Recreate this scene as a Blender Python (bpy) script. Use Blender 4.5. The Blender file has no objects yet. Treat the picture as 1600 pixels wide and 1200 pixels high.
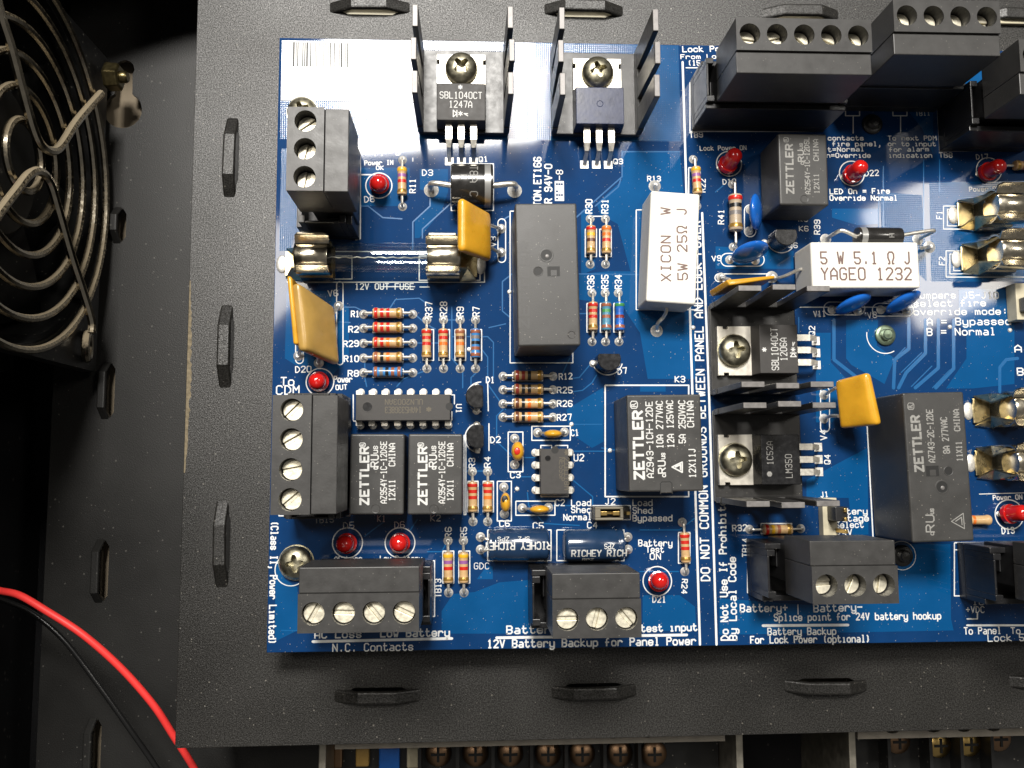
import bpy, math, random
from mathutils import Vector, Matrix, Euler
from mathutils.geometry import tessellate_polygon
random.seed(7)
S = bpy.context.scene
C = S.collection
S.unit_settings.system = 'METRIC'
S.unit_settings.scale_length = 0.001          # one unit is one millimetre
R = math.radians
PI = math.pi

# ------------------------------------------------------------ camera
F = 1350.0                                     # focal length in photo pixels (1600 wide)
CAM = Vector((40.149, -90.368, 176.62))
ROT = Euler((0.0956, -0.0479, -0.0056), 'XYZ')
RM = ROT.to_matrix()
cd = bpy.data.cameras.new('camera')
cam = bpy.data.objects.new('camera', cd)
C.objects.link(cam)
cam.location = CAM
cam.rotation_euler = ROT
cd.sensor_width = 36.0
cd.lens = 36.0 * F / 1600.0
cd.clip_start = 1.0
cd.clip_end = 5000.0
S.camera = cam

# ------------------------------------------------------------ world and lamps
w = bpy.data.worlds.new('World')
S.world = w
w.use_nodes = True
wn = w.node_tree.nodes
bg = wn['Background']
bg.inputs[0].default_value = (1.0, 0.96, 0.90, 1)
bg.inputs[1].default_value = 0.115


def lamp(name, loc, target, sx, sy, power, col):
    l = bpy.data.lights.new(name, 'AREA')
    l.shape = 'RECTANGLE'
    l.size = sx
    l.size_y = sy
    l.energy = power
    l.color = col
    o = bpy.data.objects.new(name, l)
    C.objects.link(o)
    o.location = loc
    o.rotation_euler = (Vector(target) - Vector(loc)).to_track_quat('-Z', 'Y').to_euler()
    return o


lamp('window_light', (2, 318, 704), (35, -20, 0), 215, 140, 1.0e7, (1.0, 0.965, 0.91))
lamp('side_window_light', (-215, 140, 704), (0, -60, 0), 110, 190, 1.4e6, (1.0, 0.93, 0.82))
lamp('ceiling_light', (535, 136, 706), (139, -45, 0), 145, 95, 1.1e6, (1.0, 0.95, 0.86))
S.view_settings.view_transform = 'Standard'
S.view_settings.look = 'None'
S.view_settings.exposure = 0.0
S.view_settings.gamma = 1.0
S.cycles.max_bounces = 6
S.cycles.transparent_max_bounces = 8
S.cycles.caustics_reflective = False
S.cycles.caustics_refractive = False


# ------------------------------------------------------------ photo pixel -> point of the place
def P(px, py, z=0.0):
    d = RM @ Vector(((px - 800) / F, -(py - 600) / F, -1.0))
    t = (z - CAM.z) / d.z
    return CAM + d * t


def PX(px, py, x):
    d = RM @ Vector(((px - 800) / F, -(py - 600) / F, -1.0))
    t = (x - CAM.x) / d.x
    return CAM + d * t


# ------------------------------------------------------------ materials
MATS = {}


def mat(name, col, rough=0.5, metal=0.0, spec=0.5, coat=0.0, bump=0.0, bscale=4.0, var=0.0, vscale=1.0,
        dust=0.0, trans=0.0, alpha=1.0, emit=0, dcol=(0.45, 0.42, 0.36), coat_rough=0.1, sss=0.0, dscale=2.2,
        dsize=0.06):
    if name in MATS:
        return MATS[name]
    m = bpy.data.materials.new(name)
    m.use_nodes = True
    nt = m.node_tree
    n = nt.nodes
    b = n['Principled BSDF']
    L = nt.links.new
    b.inputs['Base Color'].default_value = (*col, 1)
    b.inputs['Roughness'].default_value = rough
    b.inputs['Metallic'].default_value = metal
    b.inputs['Specular IOR Level'].default_value = spec
    b.inputs['Coat Weight'].default_value = coat
    b.inputs['Coat Roughness'].default_value = coat_rough
    if trans:
        b.inputs['Transmission Weight'].default_value = trans
    if sss:
        b.inputs['Subsurface Weight'].default_value = sss
        b.inputs['Subsurface Scale'].default_value = 0.8
    tc = n.new('ShaderNodeTexCoord')
    geo = n.new('ShaderNodeNewGeometry')
    cur = None
    if var:
        nz = n.new('ShaderNodeTexNoise')
        nz.inputs['Scale'].default_value = vscale
        nz.inputs['Detail'].default_value = 6
        L(geo.outputs['Position'], nz.inputs['Vector'])
        mr = n.new('ShaderNodeMapRange')
        mr.inputs['From Min'].default_value = 0.3
        mr.inputs['From Max'].default_value = 0.7
        mr.inputs['To Min'].default_value = 1 - var
        mr.inputs['To Max'].default_value = 1 + var
        L(nz.outputs['Fac'], mr.inputs['Value'])
        mx = n.new('ShaderNodeVectorMath')
        mx.operation = 'SCALE'
        mx.inputs[0].default_value = col
        L(mr.outputs['Result'], mx.inputs['Scale'])
        cur = mx.outputs['Vector']
        r2 = n.new('ShaderNodeMapRange')
        r2.inputs['To Min'].default_value = max(0.02, rough - 0.12)
        r2.inputs['To Max'].default_value = min(1, rough + 0.12)
        L(nz.outputs['Fac'], r2.inputs['Value'])
        L(r2.outputs['Result'], b.inputs['Roughness'])
    if dust:
        v = n.new('ShaderNodeTexVoronoi')
        v.inputs['Scale'].default_value = dscale
        L(geo.outputs['Position'], v.inputs['Vector'])
        nz2 = n.new('ShaderNodeTexNoise')
        nz2.inputs['Scale'].default_value = 0.12
        nz2.inputs['Detail'].default_value = 3
        L(geo.outputs['Position'], nz2.inputs['Vector'])
        # speck size varies cell by cell, so most cells carry none
        sp = n.new('ShaderNodeSeparateColor')
        L(v.outputs['Color'], sp.inputs['Color'])
        pw = n.new('ShaderNodeMath')
        pw.operation = 'POWER'
        pw.inputs[1].default_value = 5.0
        L(sp.outputs[0], pw.inputs[0])
        th = n.new('ShaderNodeMath')
        th.operation = 'MULTIPLY'
        th.inputs[1].default_value = dsize * 4
        L(pw.outputs[0], th.inputs[0])
        lt = n.new('ShaderNodeMath')
        lt.operation = 'LESS_THAN'
        L(v.outputs['Distance'], lt.inputs[0])
        L(th.outputs[0], lt.inputs[1])
        fc = n.new('ShaderNodeMath')
        fc.operation = 'MULTIPLY'
        fc.inputs[1].default_value = dust
        L(lt.outputs[0], fc.inputs[0])
        film = n.new('ShaderNodeMapRange')
        film.inputs['From Min'].default_value = 0.45
        film.inputs['From Max'].default_value = 0.75
        film.inputs['To Max'].default_value = dust * 0.012
        L(nz2.outputs['Fac'], film.inputs['Value'])
        mxm = n.new('ShaderNodeMath')
        mxm.operation = 'MAXIMUM'
        L(fc.outputs[0], mxm.inputs[0])
        L(film.outputs['Result'], mxm.inputs[1])
        mix = n.new('ShaderNodeMix')
        mix.data_type = 'RGBA'
        mix.inputs['A'].default_value = (*col, 1)
        mix.inputs['B'].default_value = (*dcol, 1)
        if cur:
            L(cur, mix.inputs['A'])
        L(mxm.outputs[0], mix.inputs['Factor'])
        cur = mix.outputs['Result']
    if cur:
        L(cur, b.inputs['Base Color'])
    if bump:
        nb = n.new('ShaderNodeTexNoise')
        nb.inputs['Scale'].default_value = bscale
        nb.inputs['Detail'].default_value = 3
        L(geo.outputs['Position'], nb.inputs['Vector'])
        bp = n.new('ShaderNodeBump')
        bp.inputs['Strength'].default_value = min(1.0, bump)
        bp.inputs['Distance'].default_value = 0.12
        L(nb.outputs['Fac'], bp.inputs['Height'])
        L(bp.outputs['Normal'], b.inputs['Normal'])
    MATS[name] = m
    return m


def grid_bump(m, pitch=0.5, strength=0.5, dist=0.03):
    """woven copper hatch showing under the solder mask"""
    nt = m.node_tree
    n = nt.nodes
    L = nt.links.new
    geo = n.new('ShaderNodeNewGeometry')
    sx = n.new('ShaderNodeSeparateXYZ')
    L(geo.outputs['Position'], sx.inputs[0])
    outs = []
    for k in 'XY':
        a = n.new('ShaderNodeMath')
        a.operation = 'MULTIPLY'
        a.inputs[1].default_value = 2 * PI / pitch
        L(sx.outputs[k], a.inputs[0])
        s = n.new('ShaderNodeMath')
        s.operation = 'SINE'
        L(a.outputs[0], s.inputs[0])
        outs.append(s)
    mm = n.new('ShaderNodeMath')
    mm.operation = 'MAXIMUM'
    L(outs[0].outputs[0], mm.inputs[0])
    L(outs[1].outputs[0], mm.inputs[1])
    bp = n.new('ShaderNodeBump')
    bp.inputs['Strength'].default_value = strength
    bp.inputs['Distance'].default_value = dist
    L(mm.outputs[0], bp.inputs['Height'])
    b = n['Principled BSDF']
    L(bp.outputs['Normal'], b.inputs['Normal'])
    L(bp.outputs['Normal'], b.inputs['Coat Normal'])
    return m


m_mask = mat('solder_mask_blue', (0.0018, 0.034, 0.124), 0.6, spec=0.05, coat=0.7, coat_rough=0.06, var=0.10, vscale=0.15, dust=0.5, bump=0.05, bscale=0.6)
m_pour = mat('solder_mask_over_copper', (0.0005, 0.070, 0.215), 0.6, spec=0.05, coat=0.7, coat_rough=0.06, var=0.08, vscale=0.12, dust=0.5, bump=0.05, bscale=0.6)
m_hatch = grid_bump(mat('solder_mask_over_hatch', (0.001, 0.068, 0.205), 0.5, spec=0.1, coat=0.8, coat_rough=0.11, var=0.08, vscale=0.2, dust=0.4), 0.42, 0.45, 0.012)
m_trace = mat('solder_mask_over_trace', (0.001, 0.098, 0.28), 0.4, spec=0.2, coat=0.8, coat_rough=0.14)
m_laminate = mat('board_edge', (0.02, 0.09, 0.16), 0.6)
m_ink = mat('white_ink', (0.78, 0.79, 0.78), 0.5, var=0.08, vscale=1.5)
m_ink2 = mat('white_marking_ink', (0.62, 0.62, 0.60), 0.55, var=0.1, vscale=2)
m_ink_grey = mat('grey_marking_ink', (0.26, 0.255, 0.24), 0.55, var=0.15, vscale=2)
m_ink_dim = mat('laser_marking', (0.10, 0.085, 0.06), 0.6)
m_ink_dark = mat('brown_marking_ink', (0.16, 0.10, 0.085), 0.6, var=0.3, vscale=3)
m_ink_black = mat('black_ink', (0.012, 0.012, 0.014), 0.5)
m_label = mat('label_paper', (0.84, 0.84, 0.83), 0.35, spec=0.6, coat=0.4, coat_rough=0.2)
m_plastic = mat('black_terminal_plastic', (0.040, 0.039, 0.038), 0.42, spec=0.45, var=0.12, vscale=0.5, dust=0.18, bump=0.10, bscale=3)
m_plastic_dark = mat('black_header_plastic', (0.014, 0.014, 0.015), 0.35, spec=0.5, var=0.2, vscale=0.6, dust=0.2)
m_relay = mat('black_relay_plastic', (0.043, 0.042, 0.0405), 0.42, spec=0.45, var=0.14, vscale=0.35, dust=0.4, bump=0.18, bscale=6)
m_relay_dark = mat('relay_recess', (0.008, 0.008, 0.008), 0.6)
m_chip = mat('chip_epoxy', (0.045, 0.042, 0.040), 0.55, spec=0.4, var=0.12, vscale=1.0, bump=0.2, bscale=7)
m_epoxy_dark = mat('black_epoxy', (0.012, 0.012, 0.013), 0.25, spec=0.5, var=0.2, vscale=1.2)
m_sink = mat('black_anodised', (0.024, 0.023, 0.022), 0.38, spec=0.5, var=0.12, vscale=0.8, dust=0.3)
m_sink_edge = mat('pale_fin_edge', (0.19, 0.18, 0.175), 0.45, metal=0.3, var=0.2, vscale=1.2)
m_tin = mat('tinned_metal', (0.78, 0.74, 0.66), 0.38, metal=0.85, var=0.15, vscale=1.5, bump=0.1, bscale=3)
m_solder = mat('solder', (0.80, 0.78, 0.73), 0.46, metal=0.65, var=0.15, vscale=3, bump=0.25, bscale=2.5)
m_nickel = mat('nickel_plate', (0.66, 0.60, 0.48), 0.22, metal=1.0, var=0.12, vscale=0.9, bump=0.12, bscale=0.8)
m_brass = mat('pale_brass', (0.62, 0.52, 0.30), 0.3, metal=1.0, var=0.25, vscale=0.8, bump=0.1, bscale=1.0)
m_screw = mat('zinc_screw', (0.46, 0.43, 0.32), 0.38, metal=1.0, var=0.25, vscale=1.2, bump=0.15, bscale=1.5)
m_tscrew = mat('terminal_screw', (0.80, 0.75, 0.60), 0.45, metal=0.6, var=0.2, vscale=1.2, bump=0.25, bscale=2.0)
m_hole = mat('deep_hole', (0.006, 0.006, 0.006), 0.7)
m_tab = mat('nickel_tab', (0.70, 0.66, 0.58), 0.42, metal=0.9, var=0.1, vscale=0.6, bump=0.06, bscale=2)
m_copper = mat('oxidised_copper', (0.32, 0.20, 0.12), 0.4, metal=1.0)
m_yellow = mat('yellow_epoxy', (0.66, 0.335, 0.022), 0.30, spec=0.5, var=0.10, vscale=0.3, coat=0.3, bump=0.35, bscale=0.55, sss=0.05)
m_tan = mat('tan_yellow_epoxy', (0.44, 0.27, 0.07), 0.32, spec=0.5, var=0.10, vscale=0.3, coat=0.3, bump=0.35, bscale=0.55)
m_bluedisc = mat('blue_epoxy', (0.010, 0.12, 0.50), 0.22, spec=0.5, var=0.12, vscale=0.5, coat=0.4, bump=0.15, bscale=0.9)
m_cement = mat('white_ceramic', (0.76, 0.74, 0.68), 0.55, spec=0.35, var=0.03, vscale=0.8, bump=0.25, bscale=4)
m_led = mat('red_led_epoxy', (0.62, 0.014, 0.012), 0.12, spec=0.6, trans=0.12, coat=0.5, coat_rough=0.05, sss=0.2)
m_led_core = mat('led_core', (0.30, 0.01, 0.01), 0.3)
m_beige = mat('resistor_beige', (0.56, 0.36, 0.17), 0.36, spec=0.5, coat=0.3, var=0.08, vscale=2)
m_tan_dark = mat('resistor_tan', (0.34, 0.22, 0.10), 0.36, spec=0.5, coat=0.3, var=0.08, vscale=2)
m_rgrey = mat('resistor_greybeige', (0.42, 0.33, 0.23), 0.4, spec=0.5, coat=0.2, var=0.08, vscale=2)
m_rblue = mat('resistor_blue', (0.05, 0.22, 0.52), 0.34, spec=0.5, coat=0.3, var=0.08, vscale=2)
m_rdblue = mat('resistor_deep_blue', (0.018, 0.13, 0.52), 0.34, spec=0.5, coat=0.3, var=0.08, vscale=2)
m_rteal = mat('resistor_teal', (0.07, 0.24, 0.36), 0.34, spec=0.5, coat=0.3, var=0.08, vscale=2)
BAND = {'red': (0.55, 0.02, 0.012), 'orange': (0.70, 0.16, 0.02), 'yellow': (0.75, 0.42, 0.02), 'violet': (0.28, 0.10, 0.30),
        'brown': (0.12, 0.04, 0.02), 'black': (0.012, 0.012, 0.012), 'gold': (0.42, 0.24, 0.05), 'green': (0.05, 0.25, 0.08),
        'grey': (0.2, 0.18, 0.17), 'dred': (0.22, 0.03, 0.02), 'rust': (0.30, 0.10, 0.05)}
for k_, v_ in BAND.items():
    mat('band_' + k_, v_, 0.32, metal=0.55 if k_ == 'gold' else 0.0, spec=0.5, coat=0.3)
m_glass = mat('fuse_glass', (0.96, 0.98, 0.98), 0.02, trans=1.0)
gn = m_glass.node_tree
tb_ = gn.nodes.new('ShaderNodeBsdfTransparent')
tb_.inputs['Color'].default_value = (0.93, 0.95, 0.95, 1)
gg_ = gn.nodes.new('ShaderNodeBsdfGlossy')
gg_.inputs['Roughness'].default_value = 0.05
lw_ = gn.nodes.new('ShaderNodeLayerWeight')
lw_.inputs['Blend'].default_value = 0.5
pw_ = gn.nodes.new('ShaderNodeMath')
pw_.operation = 'POWER'
pw_.inputs[1].default_value = 4.0
gn.links.new(lw_.outputs['Facing'], pw_.inputs[0])
fr_n = gn.nodes.new('ShaderNodeMath')
fr_n.operation = 'MULTIPLY_ADD'
fr_n.inputs[1].default_value = 0.45
fr_n.inputs[2].default_value = 0.05
gn.links.new(pw_.outputs[0], fr_n.inputs[0])
ms_ = gn.nodes.new('ShaderNodeMixShader')
gn.links.new(fr_n.outputs[0], ms_.inputs['Fac'])
gn.links.new(tb_.outputs[0], ms_.inputs[1])
gn.links.new(gg_.outputs[0], ms_.inputs[2])
gn.links.new(ms_.outputs[0], gn.nodes['Material Output'].inputs['Surface'])
m_diode = mat('diode_black', (0.020, 0.019, 0.018), 0.22, spec=0.55, coat=0.3, var=0.2, vscale=0.8)
m_silver = mat('silver_band', (0.40, 0.40, 0.39), 0.3, metal=0.5)
m_sleeve = mat('navy_sleeve', (0.012, 0.035, 0.085), 0.20, spec=0.5, coat=0.5, coat_rough=0.1, var=0.1, vscale=0.5)
m_cream = mat('cream_plastic', (0.55, 0.50, 0.36), 0.5, var=0.08, vscale=0.8)
m_creamwall = mat('cream_wall', (0.26, 0.21, 0.145), 0.8, var=0.05, vscale=0.1)
m_gold = mat('gold_pin', (0.72, 0.50, 0.18), 0.28, metal=1.0)
m_plate = mat('textured_grey_powder_coat', (0.0105, 0.0098, 0.0085), 0.41, spec=0.7, var=0.24, vscale=0.045, bump=0.55, bscale=5.5, dust=0.35, dscale=1.3, dcol=(0.30, 0.28, 0.24))
m_tray = mat('black_powder_coat', (0.014, 0.0135, 0.0125), 0.5, spec=0.45, var=0.2, vscale=0.05, bump=0.35, bscale=3.0, dust=0.35, dscale=0.9, dcol=(0.2, 0.19, 0.17))
m_deep = mat('black_cabinet_paint', (0.008, 0.008, 0.009), 0.6, spec=0.3, var=0.2, vscale=0.05, dust=0.3, dscale=0.5, dcol=(0.12, 0.11, 0.1))
m_dust = mat('tan_dust', (0.20, 0.165, 0.11), 0.95, spec=0.1, var=0.35, vscale=1.2, bump=0.6, bscale=3)
m_chrome = mat('dusty_chrome', (0.50, 0.45, 0.36), 0.20, metal=1.0, var=0.2, vscale=0.5, bump=0.2, bscale=2)
m_fan = mat('black_fan_plastic', (0.014, 0.014, 0.014), 0.4, var=0.2, vscale=0.3, dust=0.4, dscale=1.0)
m_redwire = mat('red_wire_insulation', (0.88, 0.045, 0.040), 0.5, spec=0.5, var=0.05, vscale=0.2)
m_blackwire = mat('black_wire_insulation', (0.010, 0.010, 0.010), 0.28, spec=0.6)
m_alu = mat('aluminium_frame', (0.45, 0.42, 0.35), 0.4, metal=0.9, var=0.2, vscale=0.4)
m_strip = mat('grey_cover_strip', (0.14, 0.13, 0.115), 0.5, var=0.15, vscale=0.3)
m_green = mat('greenish_metal', (0.20, 0.26, 0.18), 0.35, metal=0.8, var=0.25, vscale=1)


def grain(m, scale, amt):
    nt = m.node_tree
    n = nt.nodes
    L = nt.links.new
    b = n['Principled BSDF']
    src = b.inputs['Base Color'].links[0].from_socket
    geo = n.new('ShaderNodeNewGeometry')
    nz = n.new('ShaderNodeTexNoise')
    nz.inputs['Scale'].default_value = scale
    nz.inputs['Detail'].default_value = 2
    L(geo.outputs['Position'], nz.inputs['Vector'])
    mr = n.new('ShaderNodeMapRange')
    mr.inputs['From Min'].default_value = 0.35
    mr.inputs['From Max'].default_value = 0.68
    mr.inputs['To Min'].default_value = 1 - amt
    mr.inputs['To Max'].default_value = 1 + amt * 2
    L(nz.outputs['Fac'], mr.inputs['Value'])
    mx = n.new('ShaderNodeVectorMath')
    mx.operation = 'SCALE'
    L(src, mx.inputs[0])
    L(mr.outputs['Result'], mx.inputs['Scale'])
    L(mx.outputs['Vector'], b.inputs['Base Color'])
    m2 = n.new('ShaderNodeMapRange')
    m2.inputs['From Min'].default_value = 0.35
    m2.inputs['From Max'].default_value = 0.68
    m2.inputs['To Min'].default_value = 0.35
    m2.inputs['To Max'].default_value = 1.0
    L(nz.outputs['Fac'], m2.inputs['Value'])
    L(m2.outputs['Result'], b.inputs['Specular IOR Level'])


grain(m_plate, 3.4, 0.32)


# chrome wires carry dust where they face the cabinet's front
def dusty_top(m, dcol=(0.34, 0.28, 0.19), lo=0.20, hi=0.80):
    nt = m.node_tree
    n = nt.nodes
    L = nt.links.new
    b = n['Principled BSDF']
    geo = n.new('ShaderNodeNewGeometry')
    sx = n.new('ShaderNodeVectorMath')
    sx.operation = 'DOT_PRODUCT'
    sx.inputs[1].default_value = (0.15, 0.75, 0.62)
    L(geo.outputs['Normal'], sx.inputs[0])
    nz = n.new('ShaderNodeTexNoise')
    nz.inputs['Scale'].default_value = 1.6
    nz.inputs['Detail'].default_value = 5
    L(geo.outputs['Position'], nz.inputs['Vector'])
    ad = n.new('ShaderNodeMath')
    ad.operation = 'MULTIPLY_ADD'
    ad.inputs[1].default_value = 0.9
    ad.inputs[2].default_value = -0.45
    L(nz.outputs['Fac'], ad.inputs[0])
    a2 = n.new('ShaderNodeMath')
    L(ad.outputs[0], a2.inputs[0])
    L(sx.outputs['Value'], a2.inputs[1])
    mr = n.new('ShaderNodeMapRange')
    mr.inputs['From Min'].default_value = lo + 0.15
    mr.inputs['From Max'].default_value = hi
    mr.inputs['To Max'].default_value = 0.9
    L(a2.outputs[0], mr.inputs['Value'])
    d = n.new('ShaderNodeBsdfDiffuse')
    d.inputs['Color'].default_value = (*dcol, 1)
    mx = n.new('ShaderNodeMixShader')
    out = [x for x in n if x.type == 'OUTPUT_MATERIAL'][0]
    L(mr.outputs['Result'], mx.inputs['Fac'])
    L(b.outputs[0], mx.inputs[1])
    L(d.outputs[0], mx.inputs[2])
    L(mx.outputs[0], out.inputs['Surface'])


dusty_top(m_chrome)


# ------------------------------------------------------------ mesh helpers
class MB:
    K = 0

    def __init__(self):
        self.v = []
        self.f = []

    def add(self, vs, fs, T=None):
        o = len(self.v)
        for p in vs:
            p = Vector(p)
            self.v.append(tuple(T @ p) if T is not None else tuple(p))
        for f in fs:
            self.f.append(tuple(i + o for i in f))
        return self

    def box(self, x0, x1, y0, y1, z0, z1, T=None):
        return self.add([(x0, y0, z0), (x1, y0, z0), (x1, y1, z0), (x0, y1, z0), (x0, y0, z1), (x1, y0, z1), (x1, y1, z1), (x0, y1, z1)],
                        [(0, 3, 2, 1), (4, 5, 6, 7), (0, 1, 5, 4), (1, 2, 6, 5), (2, 3, 7, 6), (3, 0, 4, 7)], T)

    def hexa(self, lo, hi):
        n = len(lo)
        fs = [tuple(range(n))[::-1], tuple(range(n, 2 * n))] + [(i, (i + 1) % n, (i + 1) % n + n, i + n) for i in range(n)]
        return self.add(list(lo) + list(hi), fs)

    def prism(self, pts, z0, z1, T=None):
        n = len(pts)
        vs = [(x, y, z0) for x, y in pts] + [(x, y, z1) for x, y in pts]
        fs = [tuple(range(n))[::-1], tuple(range(n, 2 * n))] + [(i, (i + 1) % n, (i + 1) % n + n, i + n) for i in range(n)]
        return self.add(vs, fs, T)

    def lathe(self, prof, n=20, T=None, cap=True, a0=0.0, a1=2 * PI):
        """prof: (r, z) bottom to top, about the z axis"""
        full = abs(a1 - a0 - 2 * PI) < 1e-6
        m = n if full else n + 1
        vs = []
        for r, z in prof:
            for k in range(m):
                a = a0 + (a1 - a0) * k / n
                vs.append((r * math.cos(a), r * math.sin(a), z))
        fs = []
        for i in range(len(prof) - 1):
            for k in range(n):
                k2 = (k + 1) % m
                fs.append((i * m + k, i * m + k2, (i + 1) * m + k2, (i + 1) * m + k))
        if cap:
            fs.append(tuple(range(m))[::-1])
            fs.append(tuple((len(prof) - 1) * m + k for k in range(m)))
        return self.add(vs, fs, T)

    def tube(self, pts, r, n=8, cap=True, closed=False):
        pts = [Vector(p) for p in pts]
        N = len(pts)
        vs = []
        fs = []
        up = None
        for i, p in enumerate(pts):
            if closed:
                t = (pts[(i + 1) % N] - pts[i - 1]).normalized()
            else:
                t = (pts[min(i + 1, N - 1)] - pts[max(i - 1, 0)]).normalized()
            if up is None:
                up = Vector((0, 0, 1)) if abs(t.z) < 0.9 else Vector((1, 0, 0))
            a = t.cross(up)
            if a.length < 1e-6:
                a = t.orthogonal()
            a.normalize()
            b = a.cross(t).normalized()
            up = b
            rr = r[i] if isinstance(r, (list, tuple)) else r
            for k in range(n):
                q = 2 * PI * k / n
                vs.append(p + a * math.cos(q) * rr + b * math.sin(q) * rr)
        for i in range(N if closed else N - 1):
            j = (i + 1) % N
            for k in range(n):
                k2 = (k + 1) % n
                fs.append((i * n + k, j * n + k, j * n + k2, i * n + k2))
        if cap and not closed:
            fs.append(tuple(range(n)))
            fs.append(tuple((N - 1) * n + k for k in range(n))[::-1])
        return self.add(vs, fs)

    def ball(self, c, rx, ry, rz, n=16, m=10, T=None):
        vs = []
        fs = []
        for i in range(m + 1):
            th = PI * i / m
            for k in range(n):
                a = 2 * PI * k / n
                vs.append((c[0] + rx * math.sin(th) * math.cos(a), c[1] + ry * math.sin(th) * math.sin(a), c[2] + rz * math.cos(th)))
        for i in range(m):
            for k in range(n):
                k2 = (k + 1) % n
                fs.append((i * n + k, (i + 1) * n + k, (i + 1) * n + k2, i * n + k2))
        return self.add(vs, fs, T)

    def disc(self, c, r, z, n=16):
        return self.add([(c[0] + r * math.cos(2 * PI * k / n), c[1] + r * math.sin(2 * PI * k / n), z) for k in range(n)], [tuple(range(n))])

    def ring(self, c, r0, r1, z, n=32, a0=0, a1=2 * PI):
        vs = []
        for k in range(n + 1):
            a = a0 + (a1 - a0) * k / n
            vs += [(c[0] + r0 * math.cos(a), c[1] + r0 * math.sin(a), z), (c[0] + r1 * math.cos(a), c[1] + r1 * math.sin(a), z)]
        return self.add(vs, [(2 * k, 2 * k + 1, 2 * k + 3, 2 * k + 2) for k in range(n)])

    def line(self, pts, wd, z, closed=False):
        """flat ribbon with round joins along 2-D points"""
        pts = [Vector((p[0], p[1])) for p in pts]
        if closed:
            pts = pts + [pts[0]]
        for a, b in zip(pts, pts[1:]):
            d = b - a
            if d.length < 1e-6:
                continue
            n = Vector((-d.y, d.x)).normalized() * wd / 2
            MB.K = (MB.K + 1) % 9
            zz = z + MB.K * 0.0012
            self.add([(*(a - n), zz), (*(b - n), zz), (*(b + n), zz), (*(a + n), zz)], [(0, 1, 2, 3)])
        for p in pts:
            self.disc(p, wd / 2 * 0.995, z - 0.0014, 8)
        return self


def mesh_of(mb, name, m, smooth=False):
    me = bpy.data.meshes.new(name)
    me.from_pydata(mb.v, [], mb.f)
    me.validate()
    me.materials.append(m)
    if smooth:
        me.polygons.foreach_set('use_smooth', [True] * len(me.polygons))
        try:
            me.set_sharp_from_angle(angle=R(40))
        except Exception:
            pass
    me.update()
    return me


def obj(name, mb, m, parent=None, bevel=0.0, smooth=False, loc=None, rot=None, seg=2, kind=None, label=None):
    me = mb if isinstance(mb, bpy.types.Mesh) else mesh_of(mb, name, m, smooth)
    o = bpy.data.objects.new(name, me)
    C.objects.link(o)
    if parent is not None:
        o.parent = parent
    if loc is not None:
        o.location = loc
    if rot is not None:
        o.rotation_euler = rot
    if bevel:
        bm = o.modifiers.new('edge', 'BEVEL')
        bm.width = bevel
        bm.segments = seg
        bm.limit_method = 'ANGLE'
        bm.angle_limit = R(35)
        bm.harden_normals = False
    if kind:
        o['kind'] = kind
    if label:
        o['label'] = label
    return o


def thing(name, label, cat, loc=(0, 0, 0), rz=0.0, group=None):
    o = bpy.data.objects.new(name, None)
    o.empty_display_size = 2
    C.objects.link(o)
    o.location = loc
    o.rotation_euler = (0, 0, rz)
    o['label'] = label
    o['category'] = cat
    if group:
        o['group'] = group
    return o


def ground(px, py):
    p = P(px, py, 0)
    return Vector((p.x, p.y, 0))


# ------------------------------------------------------------ stroke lettering (4 x 6 grid, baseline y=2)
G = {'A': '0206284642 0444', 'B': '02083847463505 3544433202', 'C': '4738180703123243', 'D': '02082846442202', 'E': '48080242 0535',
     'F': '480802 0535', 'G': '47381807031232434525', 'H': '0208 4248 0545', 'I': '1232 1838 2228', 'J': '0312223338', 'K': '0208 480542',
     'L': '080242', 'M': '0208254842', 'N': '02084248', 'O': '183847433212030718', 'P': '02083847463505', 'Q': '183847433212030718 2442',
     'R': '02083847463505 2542', 'S': '473818070615354443321203', 'T': '0848 2228', 'U': '080312324348', 'V': '082248', 'W': '0812263248',
     'X': '0248 0842', 'Y': '082548 2522', 'Z': '08480242', '0': '183847433212030718', '1': '172822 1232', '2': '07183847460242',
     '3': '07183847463515 354443321203', '4': '380444 3238', '5': '480805354443321203', '6': '4738180703123243443505', '7': '084822',
     '8': '183847463515060718 153544433212030415', '9': '4515060718384743321203', 'a': '16364542 441403123243', 'b': '0802 0516364543321203',
     'c': '4536160503123243', 'd': '4842 4536160503123243', 'e': '04444536160503123243', 'f': '12172838 0535', 'g': '4536160503123243 4641301001',
     'h': '0208 0516364542', 'i': '162622 1232', 'j': '26211001', 'k': '0208 360442', 'l': '182822 1232', 'm': '0206 05162522 25364542',
     'n': '0206 0516364542', 'o': '163645433212030516', 'p': '0006 0516364543321203', 'q': '4046 4536160503123243', 'r': '0206 04163645',
     's': '45361605143443321203', 't': '1813223243 0636', 'u': '0603123243 4642', 'v': '062246', 'w': '0612243246', 'x': '0246 0642',
     'y': '0603123243 4641301001', 'z': '06460242', '-': '0545', '+': '0545 2723', '=': '0646 0444', '(': '38272332', ')': '18272312',
     ',': '232110', '.': '2223', ':': '2423 2627', '/': '0248', '|': '2028', '~': '021213050718384745333242',
     '@': '183847433212030718 131727262515 2533', '^': '0228420 2'.replace(' ', ''), '<': '450543', '*': '0446 0644 2327',
     '&': '02422802 133326', '#': '0206060808', '_': '0242', '>': '0248 08.._'.replace('.._', '42').replace('0248 0842', '084508 0245 0802 4842')}


STEP = [0]


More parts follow.
